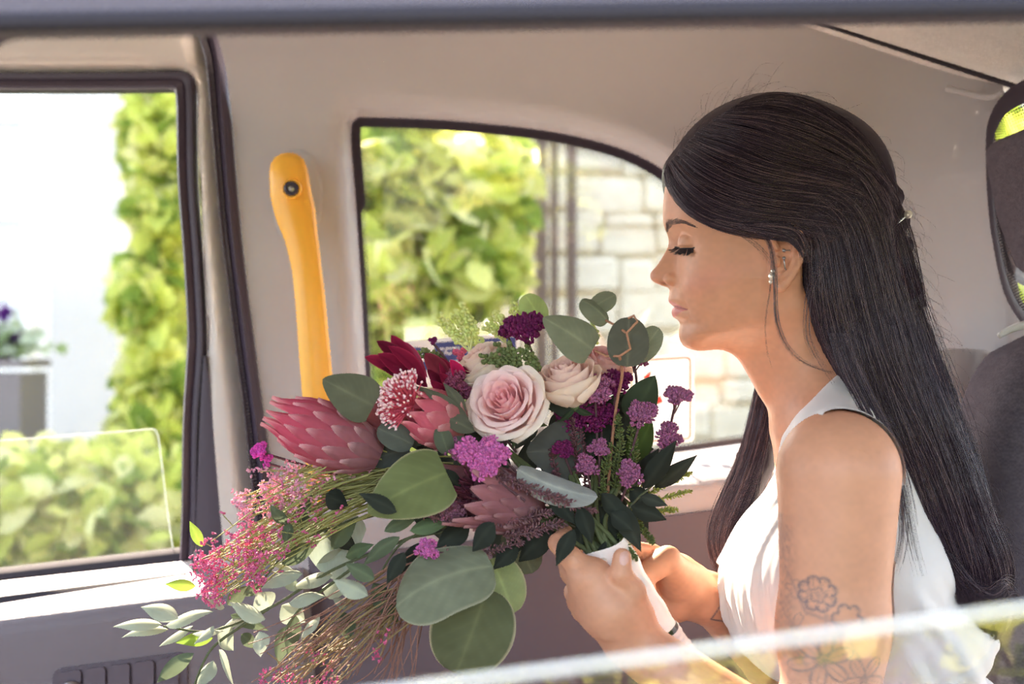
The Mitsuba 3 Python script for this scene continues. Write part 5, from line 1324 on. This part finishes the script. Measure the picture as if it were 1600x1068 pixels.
for a in tipp: pins.append(tube([c0, (c0 + a) / 2 + rb.normal(size=3) * .001, a], [0.0006, 0.0006, 0.0005], 4, caps=False))
m_ = cat(pins); add('floret', m_, 'vc_matte', parent=kp, smooth=True, color=np.tile((0.66, 0.10, 0.16), (len(m_.vertices), 1)), kind='stuff')
m_, cc_ = blobs(tipp, d, np.tile([0.0017, 0.00115], (n, 1)), jitcol((0.90, 0.66, 0.68), n, .12)); add('floret_tip', m_, 'vc_matte', parent=kp, smooth=True, color=cc_, kind='stuff')
kp, Rm = protea(P(838, 798, 1.262), P(726, 766, 1.222), 0.0255, 5, 12, ((0.24, 0.11, 0.13), (0.36, 0.15, 0.17)), (0.50, 0.29, 0.30), 'dusty pink open protea with a dark heart', open_=0.75, Lb=0.66)
n = 150; d = unit(np.c_[rb.normal(size=(n, 2)) * 0.35, np.ones(n)]) @ Rm.T; c0 = P(745, 772, 1.234)
m_, cc_ = blobs(c0 + d * rb.uniform(0.008, 0.018, (n, 1)) + rb.normal(size=(n, 3)) * .004, d, np.tile([0.007, 0.0010], (n, 1)), jitcol((0.12, 0.03, 0.05), n, .4)); add('floret', m_, 'vc_matte', parent=kp, smooth=True, color=cc_, kind='stuff')

# ---- red leucadendrons
def leuca(bracts, y, label):
    k0 = part('leucadendron', bq_, label)
    for i, (b, t, w, dy, c) in enumerate(bracts):
        leaf(P(*b, y + 0.006), P(*t, y + dy), w / F * y, normal=(0.3 * math.sin(i * 2.0), -1, 0.35), shape='oblong', bend=0.12, cup=-0.45, col=c, rim=np.asarray(c) * 1.5 + [.04, .01, .01], vein=0.8, n=14, m=9, name='bract', parent=k0)
RA, RB, RC_ = (0.24, 0.016, 0.05), (0.13, 0.012, 0.032), (0.48, 0.02, 0.10)
leuca([((648, 592), (569, 557), 24, -.002, RA), ((656, 594), (588, 532), 27, .004, RB), ((662, 590), (611, 523), 24, .010, RA), ((660, 600), (590, 552), 30, -.008, RA), ((668, 604), (628, 586), 17, -.014, RB), ((650, 596), (596, 574), 20, -.010, RB), ((668, 590), (632, 534), 18, .014, (0.40, 0.06, 0.13)), ((666, 596), (606, 540), 24, -.012, RA), ((664, 592), (645, 556), 16, .016, RB)], 1.272, 'dark red leucadendron with pointed bracts')
leuca([((708, 612), (664, 551), 30, .010, (0.20, 0.03, 0.05)), ((722, 604), (703, 561), 22, -.006, RC_), ((734, 610), (724, 571), 20, .0, RB), ((700, 616), (667, 576), 18, -.004, RB), ((708, 620), (686, 582), 20, -.010, RA), ((716, 612), (688, 558), 22, .006, RA), ((700, 622), (672, 594), 18, -.012, RA), ((728, 614), (712, 566), 18, .004, (0.30, 0.02, 0.06))], 1.282, 'crimson leucadendron beside the large rose')

# ---- eucalyptus: big round leaves
EU = dict(shape='round', vein=1.35, n=36, m=21, veins=True)
euc = part('eucalyptus', bq_, 'grey green eucalyptus leaves')
G1, G2, G3, G4 = (0.125, 0.135, 0.09), (0.19, 0.21, 0.14), (0.30, 0.34, 0.27), (0.10, 0.105, 0.095)
def E(b, t, w, y, col=G1, ny=(0, -1, 0.15), **k):
    kw = dict(EU); kw.update(k); pleaf(b, t, w, y, ny=ny, col=col, parent=euc, **kw)
E((584, 634), (504, 592), 74, 1.235, G1, shape='heart', bend=.05, cup=.08)
E((926, 546), (848, 496), 68, 1.245, G2, (0.15, -1, 0.3), shape='heart', bend=.08)
E((950, 503), (908, 468), 40, 1.262, G2, (0.2, -0.8, 0.6), cup=.5)
E((962, 460), (912, 492), 34, 1.270, G2, (0.3, -0.8, 0.5), cup=.3, shape='ovate')
E((980, 573), (983, 495), 66, 1.235, (0.105, 0.11, 0.085), (0, -1, -0.1), bend=.04, cup=.10, vein=1.6)
E((992, 562), (1030, 512), 42, 1.255, G2, (0.2, -1, 0.3), bend=.15)
E((846, 508), (820, 460), 46, 1.320, (0.34, 0.44, 0.16), (0.2, -1, 0.4))
E((846, 500), (778, 512), 36, 1.312, (0.42, 0.50, 0.10), (-0.1, -.8, 0.6), shape='ovate')
E((912, 700), (822, 706), 96, 1.268, G4, (0.1, -1, 0.05), shape='heart')
E((698, 738), (574, 800), 108, 1.212, (0.17, 0.20, 0.085), (-0.25, -1, 0.25), shape='heart', cup=.10, n=44, m=27, rim=(0.36, 0.33, 0.2))
E((808, 732), (934, 776), 50, 1.218, (0.36, 0.38, 0.36), (0.1, -.9, 0.5), shape='round', bend=-.12, cup=.6)
E((770, 884), (618, 948), 150, 1.195, (0.22, 0.245, 0.165), (-0.30, -0.60, 0.72), shape='round', cup=.12, wav=.03, n=44, m=27, rim=(0.40, 0.40, 0.28))
E((762, 918), (712, 1052), 132, 1.215, (0.115, 0.13, 0.070), (0.05, -1, 0.05), shape='round', cup=.06, wav=.015, n=44, m=27, rim=(0.46, 0.42, 0.28))
E((768, 872), (802, 958), 74, 1.250, (0.30, 0.36, 0.17), (0.1, -1, 0.2), rim=(0.5, 0.45, 0.3))
E((800, 820), (832, 895), 60, 1.270, G1, (0, -1, 0.1))
E((700, 708), (686, 666), 30, 1.225, (0.11, 0.13, 0.09), (0.1, -1, 0.1))
E((646, 694), (590, 668), 44, 1.245, (0.12, 0.135, 0.115), (-0.2, -1, 0.2))
E((640, 700), (575, 720), 40, 1.27, (0.10, 0.115, 0.10))
E((560, 860), (470, 830), 110, 1.300, (0.36, 0.42, 0.35), (-.2, -.8, .5), shape='heart')
for (b, t, w, y) in [((735, 662), (655, 603), 25, 1.236), ((728, 645), (692, 597), 20, 1.240), ((742, 674), (682, 646), 28, 1.230), ((746, 700), (692, 684), 22, 1.234), ((700, 640), (640, 600), 18, 1.25)]:
    pleaf(b, t, w, y, ny=(0.1, -1, 0.3), col=(0.12, 0.125, 0.09), shape='lance', vein=1.3, parent=euc)
# its rusty stem loop in front of the turned leaf
st_ = [tube(PX([(930, 548, 1.25), (948, 556, 1.24), (968, 556, 1.232), (985, 545, 1.228), (979, 520, 1.226), (996, 502, 1.224), (990, 493, 1.228), (982, 497, 1.232)]), 0.0011, 7), tube(PX([(946, 500, 1.262), (962, 508, 1.245), (979, 520, 1.228)]), 0.0011, 7), tube(spline(PX([(968, 556, 1.232), (972, 585, 1.25), (962, 640, 1.27), (950, 760, 1.27), (948, 850, 1.26)]), 20), 0.0014, 7)]
m_ = cat([s for s in st_]); add('stem', m_, 'vc_matte', parent=euc, smooth=True, color=np.tile((0.40, 0.20, 0.12), (len(m_.vertices), 1)))
pleaf((982, 655), (1024, 586), 54, 1.285, ny=(0.2, -1, 0.1), col=(0.045, 0.065, 0.04), shape='ovate', vein=1.3, name='rose_leaf', wav=.03)
pleaf((985, 720), (1018, 655), 40, 1.290, ny=(0.2, -1, 0.1), col=(0.06, 0.10, 0.03), shape='ovate', vein=1.3, name='rose_leaf')
pleaf((862, 600), (905, 660), 50, 1.275, ny=(0.2, -1, 0.1), col=(0.04, 0.05, 0.04), shape='ovate', vein=1.3, name='rose_leaf')

# ---- flat heads of tiny purple buds
def cluster(px, py, r, y, col, n=230, ax=(0, -0.75, 0.5), stem=None, squash=0.62, bright=1.0):
    k0 = part('ricedrop', bq_)
    R = r / F * y; w = unit(np.asarray(ax, float)); c0 = P(px, py, y)
    Rm = frame(w)
    # several knots of buds make one head
    kn = max(4, int(r / 2.6)); gk = np.arange(kn) * 2.4; kd = np.c_[(np.sqrt((np.arange(kn) + .5) / kn) * 0.72 * np.array([np.cos(gk), np.sin(gk)])).T + rb.normal(size=(kn, 2)) * .06, rb.uniform(0.25, 0.5, kn)]
    d = unit(np.c_[rb.normal(size=(n, 2)), np.abs(rb.normal(size=n)) * 1.0 + 0.05])
    q = rb.integers(0, kn, n)
    kd[:, 2] += 0.35 * (1 - (kd[:, :2] ** 2).sum(1)); n = int(n * 1.5); d = unit(np.c_[rb.normal(size=(n, 2)), np.abs(rb.normal(size=n)) + 0.05]); q = rb.integers(0, kn, n)
    p = (kd[q] * R + d * R * 0.36) * [1, 1, squash]
    c = c0 + p @ Rm.T; a = (d + [0, 0, 0.5]) @ Rm.T
    L = R * 0.085 + 0.0007
    m_, cc_ = blobs(c, a, np.c_[np.full(n, L * 1.35), np.full(n, L * 0.62)] * rb.uniform(.8, 1.2, (n, 1)), jitcol(np.asarray(col), n, .35))
    add('bud', m_, 'vc_matte', parent=k0, smooth=True, color=cc_, kind='stuff')
    e = stem if stem is not None else (px + (940 - px) * 0.35, py + (870 - py) * 0.35)
    st = [tube(spline([c0 - w * R * .2, (c0 + P(*e, y + .012)) / 2, P(*e, y + .012)], 8), 0.0012, 6)]
    for k in range(8):
        st.append(tube([c0 - w * R * 0.5 - [0, 0, R * .3], c0 + (kd[k % kn] * R * 0.8) @ Rm.T], 0.0006, 5))
    m_ = cat(st); add('stem', m_, 'vc_matte', parent=k0, smooth=True, color=np.tile((0.10, 0.05, 0.06), (len(m_.vertices), 1)))
DK, MV, MG, BR = (0.15, 0.012, 0.085), (0.30, 0.10, 0.20), (0.52, 0.13, 0.35), (0.62, 0.07, 0.42)
for a in [(822, 521, 34, 1.290, DK, 420, (-.1, -.6, .75)), (792, 520, 14, 1.292, DK, 120), (930, 614, 29, 1.268, MV, 330), (962, 604, 26, 1.285, DK, 260), (905, 652, 36, 1.285, DK, 380), (884, 640, 24, 1.29, DK, 200), (940, 655, 28, 1.29, DK, 240),
          (1002, 652, 25, 1.262, MV, 280), (1044, 686, 23, 1.275, MV, 240), (984, 745, 23, 1.250, MV, 260), (936, 702, 17, 1.255, MV, 180), (917, 732, 20, 1.250, MV, 220), (880, 704, 18, 1.258, DK, 180),
          (738, 712, 27, 1.215, MG, 300), (770, 718, 27, 1.212, MG, 300), (756, 735, 24, 1.208, MG, 250), (765, 695, 16, 1.22, MG, 140), (714, 707, 20, 1.232, MV, 200), (668, 862, 19, 1.215, MG, 200), (410, 706, 17, 1.285, BR, 200, (-.5, -.6, .5)), (416, 722, 12, 1.285, BR, 90),
          (680, 790, 26, 1.235, (0.36, 0.16, 0.22), 220), (706, 800, 24, 1.232, (0.30, 0.12, 0.18), 200), (712, 600, 20, 1.278, (0.26, 0.06, 0.12), 200), (735, 618, 16, 1.272, (0.20, 0.05, 0.10), 140), (718, 556, 12, 1.312, (0.62, 0.12, 0.22), 120), (676, 534, 7, 1.29, DK, 60)]:
    px, py, r, y, col = a[:5]; cluster(px, py, r, y, col, a[5] if len(a) > 5 else 230, a[6] if len(a) > 6 else (0, -.75, .5))
cluster(1056, 627, 25, 1.275, MV, 260, (.1, -.45, .85), stem=(1046, 672)); cluster(992, 569, 18, 1.29, (0.22, 0.05, 0.13), 150, (.1, -.45, .85), stem=(995, 600))
cluster(1040, 700, 10, 1.275, MV, 60, (.1, -.45, .85), stem=(1040, 740))

# ---- green berry sprays
def berries(bx_, by_, spikes, y, col, r=0.0018, step=5.2, scol=None):
    """Spikes of paired beads that fan out from one foot."""
    k0 = part('berry_spray', bq_); base = P(bx_, by_, y); tw, cs = [], []
    for tx, ty in spikes:
        e = P(tx, ty, y + rb.uniform(-.008, .008)); pth = spline([base, base * .5 + e * .5 + rb.normal(size=3) * .0015, e], 24)
        tw.append(tube(pth, np.linspace(.0011, .0006, 24), 6)); L = math.hypot(tx - bx_, ty - by_); k = 0
        for t in np.arange(0.32, 1.0, step / max(L, 1)):
            c = pth[int(t * 23)]; k += 1
            for s_ in (-1, 1):
                o = np.array([s_ * 0.0030 * (1.15 - t * .7) + rb.normal() * .0006, rb.normal() * .0018, .0012 + rb.normal() * .0006]); tw.append(tube([c, c + o], .0004, 4, caps=False)); cs.append(c + o)
        cs.append(e)
    m_ = cat(tw); add('stem', m_, 'vc_matte', parent=k0, smooth=True, color=np.tile(np.asarray(scol or col), (len(m_.vertices), 1)))
    cs = np.array(cs); nn = len(cs)
    m_, cc_ = blobs(cs, rb.normal(size=(nn, 3)), np.full((nn, 2), r) * rb.uniform(.8, 1.2, (nn, 1)), jitcol(col, nn, .15)); add('berry', m_, 'vc_matte', parent=k0, smooth=True, color=cc_, kind='stuff')
YGR = (0.66, 0.72, 0.26)
berries(735, 550, [(682, 498), (690, 489), (697, 505), (706, 492), (714, 484), (721, 473), (729, 482), (735, 494), (741, 503), (747, 514), (704, 515), (752, 528)], 1.305, YGR, .0020, scol=(0.70, 0.74, 0.34))
berries(790, 535, [(760, 505), (768, 498), (774, 486), (783, 492), (756, 512)], 1.305, YGR, .0020, scol=(0.70, 0.74, 0.34)); berries(812, 520, [(800, 480), (806, 474)], 1.335, YGR)
GRN = (0.13, 0.165, 0.06)
berries(800, 580, [(756, 566), (752, 556), (768, 552), (776, 538), (788, 545), (796, 535), (806, 548), (780, 560)], 1.262, GRN, .0021); berries(838, 585, [(812, 545), (822, 540), (834, 562), (828, 552)], 1.262, GRN, .0021); berries(690, 572, [(662, 545), (668, 556), (678, 548), (655, 552), (690, 552)], 1.30, (0.16, 0.19, 0.07), .0019); berries(928, 545, [(926, 505), (920, 512), (931, 515)], 1.33, (0.5, 0.58, 0.22))

# ---- ruscus: glossy leaves along thin stems
rus = part('ruscus', bq_, 'trailing ruscus with narrow glossy leaves')
LIT, MD, SHADY, BG = (0.42, 0.47, 0.36), (0.11, 0.14, 0.085), (0.036, 0.043, 0.035), (0.24, 0.36, 0.06)  # same leaves: palest tone painted for sunlight, darkest for shade
low = [((253, 975), (176, 979), 20, LIT), ((263, 983), (190, 996), 18, LIT), ((279, 966), (220, 948), 22, LIT), ((259, 977), (334, 955), 24, LIT), ((302, 977), (248, 1010), 18, LIT), ((334, 977), (303, 1006), 18, LIT), ((340, 981), (365, 1016), 24, LIT),
       ((333, 996), (274, 1004), 22, BG), ((303, 1020), (245, 1066), 26, MD), ((333, 1031), (308, 1078), 27, LIT), ((342, 1014), (366, 1072), 25, LIT), ((405, 986), (407, 1026), 19, LIT), ((377, 990), (402, 1012), 20, MD), ((462, 893), (409, 878), 15, LIT),
       ((473, 896), (407, 920), 26, LIT), ((351, 949), (318, 930), 22, LIT), ((355, 945), (388, 914), 24, MD), ((415, 967), (358, 940), 24, LIT), ((422, 949), (400, 926), 24, LIT), ((440, 945), (477, 972), 26, LIT), ((451, 942), (510, 931), 25, LIT),
       ((520, 898), (456, 920), 27, LIT), ((503, 918), (558, 912), 32, LIT), ((520, 935), (556, 943), 22, LIT), ((462, 960), (450, 1026), 26, MD), ((447, 978), (434, 1038), 30, MD), ((538, 956), (546, 1002), 30, MD), ((440, 882), (500, 845), 28, MD), ((360, 960), (420, 985), 20, MD), ((300, 990), (352, 985), 18, LIT),
       ((455, 840), (488, 770), 27, MD), ((451, 822), (433, 774), 21, MD), ((447, 820), (422, 787), 20, MD), ((518, 858), (560, 806), 30, MD), ((556, 858), (494, 814), 28, SHADY), ((509, 772), (544, 790), 34, SHADY), ((306, 915), (257, 912), 19, BG), ((316, 854), (296, 813), 17, BG), ((452, 815), (446, 850), 18, MD),
       ((625, 838), (567, 884), 25, MD), ((660, 847), (626, 900), 27, SHADY), ((632, 862), (604, 912), 25, SHADY), ((640, 829), (708, 812), 25, (0.14, 0.20, 0.11)), ((733, 818), (680, 856), 38, SHADY), ((772, 816), (738, 862), 36, SHADY), ((809, 852), (770, 890), 28, SHADY), ((863, 829), (810, 878), 38, SHADY), ((897, 826), (869, 885), 28, SHADY),
       ((947, 845), (929, 888), 13, SHADY), ((583, 910), (622, 972), 34, MD), ((585, 905), (540, 880), 26, MD), ((540, 870), (585, 850), 24, (0.14, 0.20, 0.11)), ((490, 880), (545, 850), 24, LIT), ((620, 800), (560, 770), 26, SHADY), ((600, 830), (660, 800), 24, MD), ((690, 830), (640, 800), 26, SHADY), ((575, 930), (520, 905), 22, LIT), ((470, 920), (430, 895), 20, LIT), ((395, 960), (345, 985), 20, LIT), ((500, 960), (470, 1000), 22, LIT), ((380, 930), (420, 905), 18, MD)]
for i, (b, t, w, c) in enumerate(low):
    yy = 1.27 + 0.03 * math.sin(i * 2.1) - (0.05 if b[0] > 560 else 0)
    lit = c is LIT
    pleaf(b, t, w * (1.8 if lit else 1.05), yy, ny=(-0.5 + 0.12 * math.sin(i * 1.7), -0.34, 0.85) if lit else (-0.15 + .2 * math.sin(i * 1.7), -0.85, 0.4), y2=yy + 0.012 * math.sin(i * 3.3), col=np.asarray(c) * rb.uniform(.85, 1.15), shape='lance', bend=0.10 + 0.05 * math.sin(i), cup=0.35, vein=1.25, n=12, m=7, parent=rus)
right = [((1004, 764), (1058, 686), 33), ((1022, 762), (1090, 710), 27), ((985, 790), (1042, 812), 30), ((960, 782), (1002, 862), 36), ((985, 782), (1012, 842), 30), ((935, 790), (968, 850), 34), ((905, 790), (925, 850), 30), ((870, 800), (850, 862), 30), ((985, 760), (1020, 800), 30), ((1000, 775), (1044, 790), 20),
         ((830, 810), (800, 870), 30), ((900, 760), (945, 800), 30), ((860, 770), (900, 820), 30), ((940, 770), (985, 820), 30), ((1000, 740), (1030, 700), 22), ((915, 800), (900, 870), 22), ((955, 800), (990, 830), 30), ((800, 790), (840, 840), 30), ((760, 830), (800, 800), 28), ((720, 760), (680, 730), 26), ((700, 760), (660, 740), 26), ((850, 750), (820, 800), 30)]
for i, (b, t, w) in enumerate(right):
    yy = 1.255 + 0.03 * math.sin(i * 1.9); pleaf(b, t, w, yy, ny=(0.2 * math.sin(i * 2.3), -1, 0.15), y2=yy - 0.01, col=np.asarray(SHADY) * rb.uniform(.8, 1.2), shape='lance', bend=.12, cup=.35, vein=1.3, n=12, m=7, parent=rus)
for i in range(120):      # leaves deep inside, between the flowers, in the painted shade tone
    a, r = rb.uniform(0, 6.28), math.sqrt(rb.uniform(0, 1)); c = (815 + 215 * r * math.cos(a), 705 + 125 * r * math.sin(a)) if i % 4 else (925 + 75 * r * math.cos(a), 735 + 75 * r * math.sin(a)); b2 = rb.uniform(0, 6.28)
    pleaf(c, (c[0] + 60 * math.cos(b2), c[1] + 60 * math.sin(b2)), 34, 1.312 + rb.uniform(-.012, .02), ny=(0, -1, 0.1), col=np.asarray(SHADY) * rb.uniform(.7, 1.4), shape='lance', n=8, m=5, parent=rus)
sp = [[(640, 840, 1.27), (520, 890, 1.27), (420, 950, 1.27), (330, 985, 1.27), (255, 978, 1.27)], [(420, 950, 1.27), (345, 1000, 1.27), (320, 1030, 1.27), (300, 1080, 1.27)], [(600, 800, 1.28), (500, 830, 1.28), (450, 860, 1.28), (400, 920, 1.27)], [(560, 880, 1.26), (470, 950, 1.26), (440, 1000, 1.26)], [(760, 810, 1.26), (640, 840, 1.25), (590, 900, 1.25)], [(900, 830, 1.26), (800, 815, 1.26), (640, 840, 1.27)], [(940, 850, 1.26), (985, 790, 1.26), (1040, 740, 1.27)], [(940, 850, 1.26), (900, 800, 1.26), (830, 790, 1.26)]]
m_ = cat([tube(spline(PX(s), 30), np.linspace(.0016, .0010, 30), 6) for s in sp]); add('stem', m_, 'vc_matte', parent=rus, smooth=True, color=np.tile((0.10, 0.12, 0.06), (len(m_.vertices), 1)))

# ---- waxflower sprays: fine stems and pink florets
def spray(name, start, ends, y, scol, fcol, per, label, r0=0.0009, nf=9, fr=0.0023, spread=1.0):
    k0 = part(name, bq_, label); tw, cs, sc_ = [], [], []
    for (ex, ey, er_, n) in ends:
        for i in range(n):
            s = P(start[0] + rb.normal() * start[2], start[1] + rb.normal() * start[3], y + rb.normal() * .008 + .012)
            e = P(ex + rb.normal() * er_ * .6, ey + rb.normal() * er_ * .6, y + rb.normal() * .014)
            mid = s * .5 + e * .5 + np.array([0, rb.normal() * .006, abs(rb.normal()) * .010 * spread + rb.normal() * .003]); pth = spline([s, mid, e], 10); tw.append(tube(pth, np.linspace(r0, r0 * .55, 10), 5, caps=False))
            for k in (5, 7, 8):
                q = pth[k] + rb.normal(size=3) * .006 + [-.006, 0, -.001]; tw.append(tube([pth[k], q], r0 * .5, 4, caps=False)); cs += [q + rb.normal(size=3) * .0018 for _ in range(per)]
            cs += [e + rb.normal(size=3) * er_ / F * y * .35 for _ in range(nf)]
    m_ = cat(tw); nv_ = len(m_.vertices); add('stem', m_, 'vc_matte', parent=k0, smooth=True, color=np.clip(np.asarray(scol) * (0.8 + 0.5 * meshkit.noise(np.array(m_.vertices) * 150))[:, None], 0, 1))
    cs = np.array(cs); n = len(cs)
    petal_c, petal_a = [], []
    a0 = unit(rb.normal(size=(n, 3)) + [-0.6, -0.6, 0.4])
    for j in range(4):
        o = unit(np.cross(a0, rb.normal(size=(n, 3)))) ; petal_c.append(cs + o * fr * .55); petal_a.append(o + a0 * .6)
    pc, pa = np.concatenate(petal_c), np.concatenate(petal_a)
    m_, cc_ = blobs(pc, pa, np.tile([fr * .72, fr * .36], (len(pc), 1)), jitcol(fcol, len(pc), .25)); add('floret', m_, 'vc_matte', parent=k0, smooth=True, color=cc_, kind='stuff')
PKF, PKP = (0.56, 0.13, 0.27), (0.70, 0.32, 0.43)
spray('waxflower', (640, 745, 40, 10), [(322, 880, 22, 9), (346, 905, 22, 9), (378, 852, 26, 11), (402, 872, 22, 8), (330, 928, 18, 9), (400, 905, 18, 7)], 1.262, (0.30, 0.30, 0.11), PKF, 2, 'waxflower spray with rosy pink florets')
spray('waxflower', (660, 735, 40, 10), [(372, 782, 14, 6), (388, 803, 10, 4), (418, 770, 20, 8), (442, 752, 20, 8), (462, 780, 18, 7), (430, 800, 15, 5)], 1.272, (0.34, 0.34, 0.12), PKP, 2, 'waxflower spray with pale pink florets')
spray('waxflower', (720, 745, 30, 10), [(500, 738, 20, 8), (560, 735, 18, 7), (520, 758, 15, 6), (600, 745, 15, 5), (540, 715, 10, 5)], 1.285, (0.22, 0.20, 0.09), PKP, 1, 'short waxflower spray under the pink proteas', nf=3)
spray('waxflower', (660, 905, 30, 25), [(415, 1062, 18, 7), (450, 1070, 20, 6), (495, 1025, 12, 3), (520, 1060, 18, 5), (480, 1075, 20, 6), (590, 1010, 20, 4)], 1.235, (0.26, 0.19, 0.09), (0.60, 0.12, 0.26), 0, 'trailing waxflower spray at the bottom', nf=5, fr=.0019)
tw = []
tb = part('bare_twigs', bq_, 'fan of fine red brown twigs')
for i in range(78):
    s = P(660 + rb.normal() * 22, 900 + rb.normal() * 25, 1.235 + rb.normal() * .01); a = rb.uniform(0, 1)
    if i % 3 == 0: continue
    e = P(390 + 250 * a + rb.normal() * 12, 1085 - 90 * (1 - a) * rb.uniform(0, 1) - 30 * rb.uniform(0, 1), 1.23 + rb.normal() * .015)
    tw.append(tube(spline([s, s * .6 + e * .4 + [0, 0, .008 + rb.normal() * .003], s * .25 + e * .75 + rb.normal(size=3) * .003, e], 12), np.linspace(.0007, .00038, 12), 5, caps=False))
m_ = cat(tw); add('twig', m_, 'vc_matte', parent=tb, smooth=True, color=np.clip(np.array([0.25, 0.13, 0.095]) * (0.6 + 0.9 * meshkit.noise(np.array(m_.vertices) * 160))[:, None], 0, 1), kind='stuff')

# ---- heather and asparagus sprigs
def sprig(name, pts, rpx, n, col, L=0.004, up=0.5, label=None, rr3=0.00075):
    k0 = part(name, bq_, label); p = spline(PX(pts), 60); tw = tube(p, .0010, 6)
    i = rb.integers(0, 58, n); t = unit(p[i + 1] - p[i]); o = unit(np.cross(t, rb.normal(size=(n, 3)))); y = p[:, 1].mean()
    c = p[i] + o * rb.uniform(.2, 1, (n, 1)) * rpx / F * y * np.interp(i, [0, 48, 58], [1, 1, .35])[:, None]
    m_, cc_ = blobs(c, o + t * up, np.tile([L * .5, rr3], (n, 1)), jitcol(col, n, .35))
    add('stem', tw, 'vc_matte', parent=k0, smooth=True, color=np.tile(np.asarray(col) * .7, (len(tw.vertices), 1))); add('needle', m_, 'vc_matte', parent=k0, smooth=True, color=cc_, kind='stuff')
HB = (0.17, 0.085, 0.095)
for pts, n in [([(772, 742, 1.215), (820, 760, 1.212), (880, 782, 1.222), (935, 800, 1.24)], 420), ([(655, 800, 1.228), (720, 812, 1.222), (800, 812, 1.222), (880, 795, 1.235)], 460), ([(790, 840, 1.225), (850, 825, 1.225), (905, 800, 1.235)], 300), ([(700, 868, 1.22), (760, 862, 1.22), (820, 845, 1.23)], 180)]:
    sprig('heather', pts, 10, n, HB)
GS, GD = (0.30, 0.34, 0.08), (0.11, 0.14, 0.045)
for pts, r, n, c in [([(985, 800, 1.275), (1030, 780, 1.28), (1082, 766, 1.285)], 5, 160, GS), ([(985, 790, 1.275), (1035, 758, 1.285), (1082, 737, 1.29)], 5, 160, GS), ([(990, 810, 1.275), (1030, 800, 1.28), (1060, 795, 1.28)], 6, 150, GS), ([(960, 820, 1.25), (978, 850, 1.235), (996, 876, 1.225)], 6, 200, GD), ([(940, 830, 1.25), (955, 848, 1.24), (962, 872, 1.23)], 6, 150, GD), ([(985, 800, 1.265), (1008, 830, 1.26), (1022, 850, 1.26)], 5, 160, GD),
                     ([(960, 760, 1.265), (968, 700, 1.265), (966, 645, 1.265)], 9, 240, GD), ([(985, 770, 1.27), (990, 710, 1.27), (985, 660, 1.275)], 9, 240, GD), ([(940, 780, 1.262), (945, 735, 1.26), (955, 690, 1.262)], 8, 200, GD), ([(985, 790, 1.28), (1010, 745, 1.285), (1024, 720, 1.285)], 7, 180, GS), ([(915, 780, 1.27), (912, 720, 1.268), (905, 665, 1.27)], 7, 180, (0.14, 0.06, 0.07))]:
    sprig('asparagus_fern', pts, r, n, c)
for pts, r, n in [([(905, 740, 1.262), (898, 690, 1.262), (895, 650, 1.268)], 7, 150), ([(870, 760, 1.262), (868, 735, 1.26), (860, 700, 1.262)], 6, 120)]: sprig('heather', pts, r, n, (0.12, 0.05, 0.06))

# ---- stems, white wrap with pearls, hanging ribbon
ax0, ax1 = P(925, 835, 1.243), P(1052, 1030, 1.243); aw = unit(ax1 - ax0); Rw = frame(aw, (0, -1, 0))
ss = []
for k in range(22):
    a = rb.uniform(0, 6.28); r = .014 * math.sqrt(rb.uniform(0, 1)); o = Rw @ [r * math.cos(a), r * math.sin(a), 0]
    top_ = P(*[(790, 700), (880, 690), (700, 730), (930, 720), (985, 720), (640, 740), (820, 780)][k % 7], 1.285)
    ss.append(tube(spline([top_, ax0 * .8 + ax1 * .2 + o - aw * .02, ax0 * .4 + ax1 * .6 + o, ax1 + o * .8 + aw * rb.uniform(-.004, .006)], 16), .0022, 7))
m_ = cat(ss); add('stems', m_, 'vc_matte', parent=bq_, smooth=True, color=np.tile((0.10, 0.12, 0.05), (len(m_.vertices), 1)))
def wrap_mesh(t0, t1, r0, r1, rip, n=40, s=40, ph=0.0):
    rows = []
    for k in range(n):
        t = k / (n - 1); c = ax0 + (ax1 - ax0) * (t0 + (t1 - t0) * t); a = np.arange(s) * 2 * np.pi / s
        r = (r0 + (r1 - r0) * t) * (1 + rip * np.sin(a * 3 + t * 9 + ph) + rip * .6 * np.sin(t * 26 + a))
        rows.append(c + (np.stack([np.cos(a) * r, np.sin(a) * r, 0.004 * np.sin(a * 2 + ph) * (1 - t)], 1)) @ Rw.T)
    return gridmesh(np.array(rows), closed_v=True)
wk = add('ribbon_wrap', wrap_mesh(0.09, 0.80, 0.0245, 0.0190, 0.035), 'satin', parent=bq_, smooth=True, label='white satin wrap around the stems')
for px, py in ((944, 875), (941, 881)): add('pearl', ellipsoid(P(px, py, 1.2165), (0.0024,) * 3, 2), 'crystal', parent=wk, smooth=True)
add('stem_band', wrap_mesh(0.80, 0.99, 0.0205, 0.0215, 0.02), 'white_cloth', parent=bq_, smooth=True, label='white cloth band at the end of the stems')
def strip(pts, w, rot):
    p = spline(PX(pts), 30); t = unit(np.gradient(p, axis=0)); s = unit(np.cross(t, [0, -1, 0])); s = s * math.cos(rot) + np.array([0, 1, 0]) * math.sin(rot)
    V = np.stack([p + s * w * u + np.array([0, .0006 * math.cos(u * 3), 0]) for u in np.linspace(-1, 1, 7)], 1); b = gridmesh(V); b2 = gridmesh(V[:, ::-1] + [0, .0007, 0]); return cat([b, b2])
add('ribbon_tail', strip([(1018, 958, 1.255), (1034, 985, 1.25), (1048, 1012, 1.25), (1062, 1040, 1.25), (1080, 1075, 1.25)], .0125, .3), 'satin', parent=bq_, smooth=40, label='hanging end of the white ribbon')
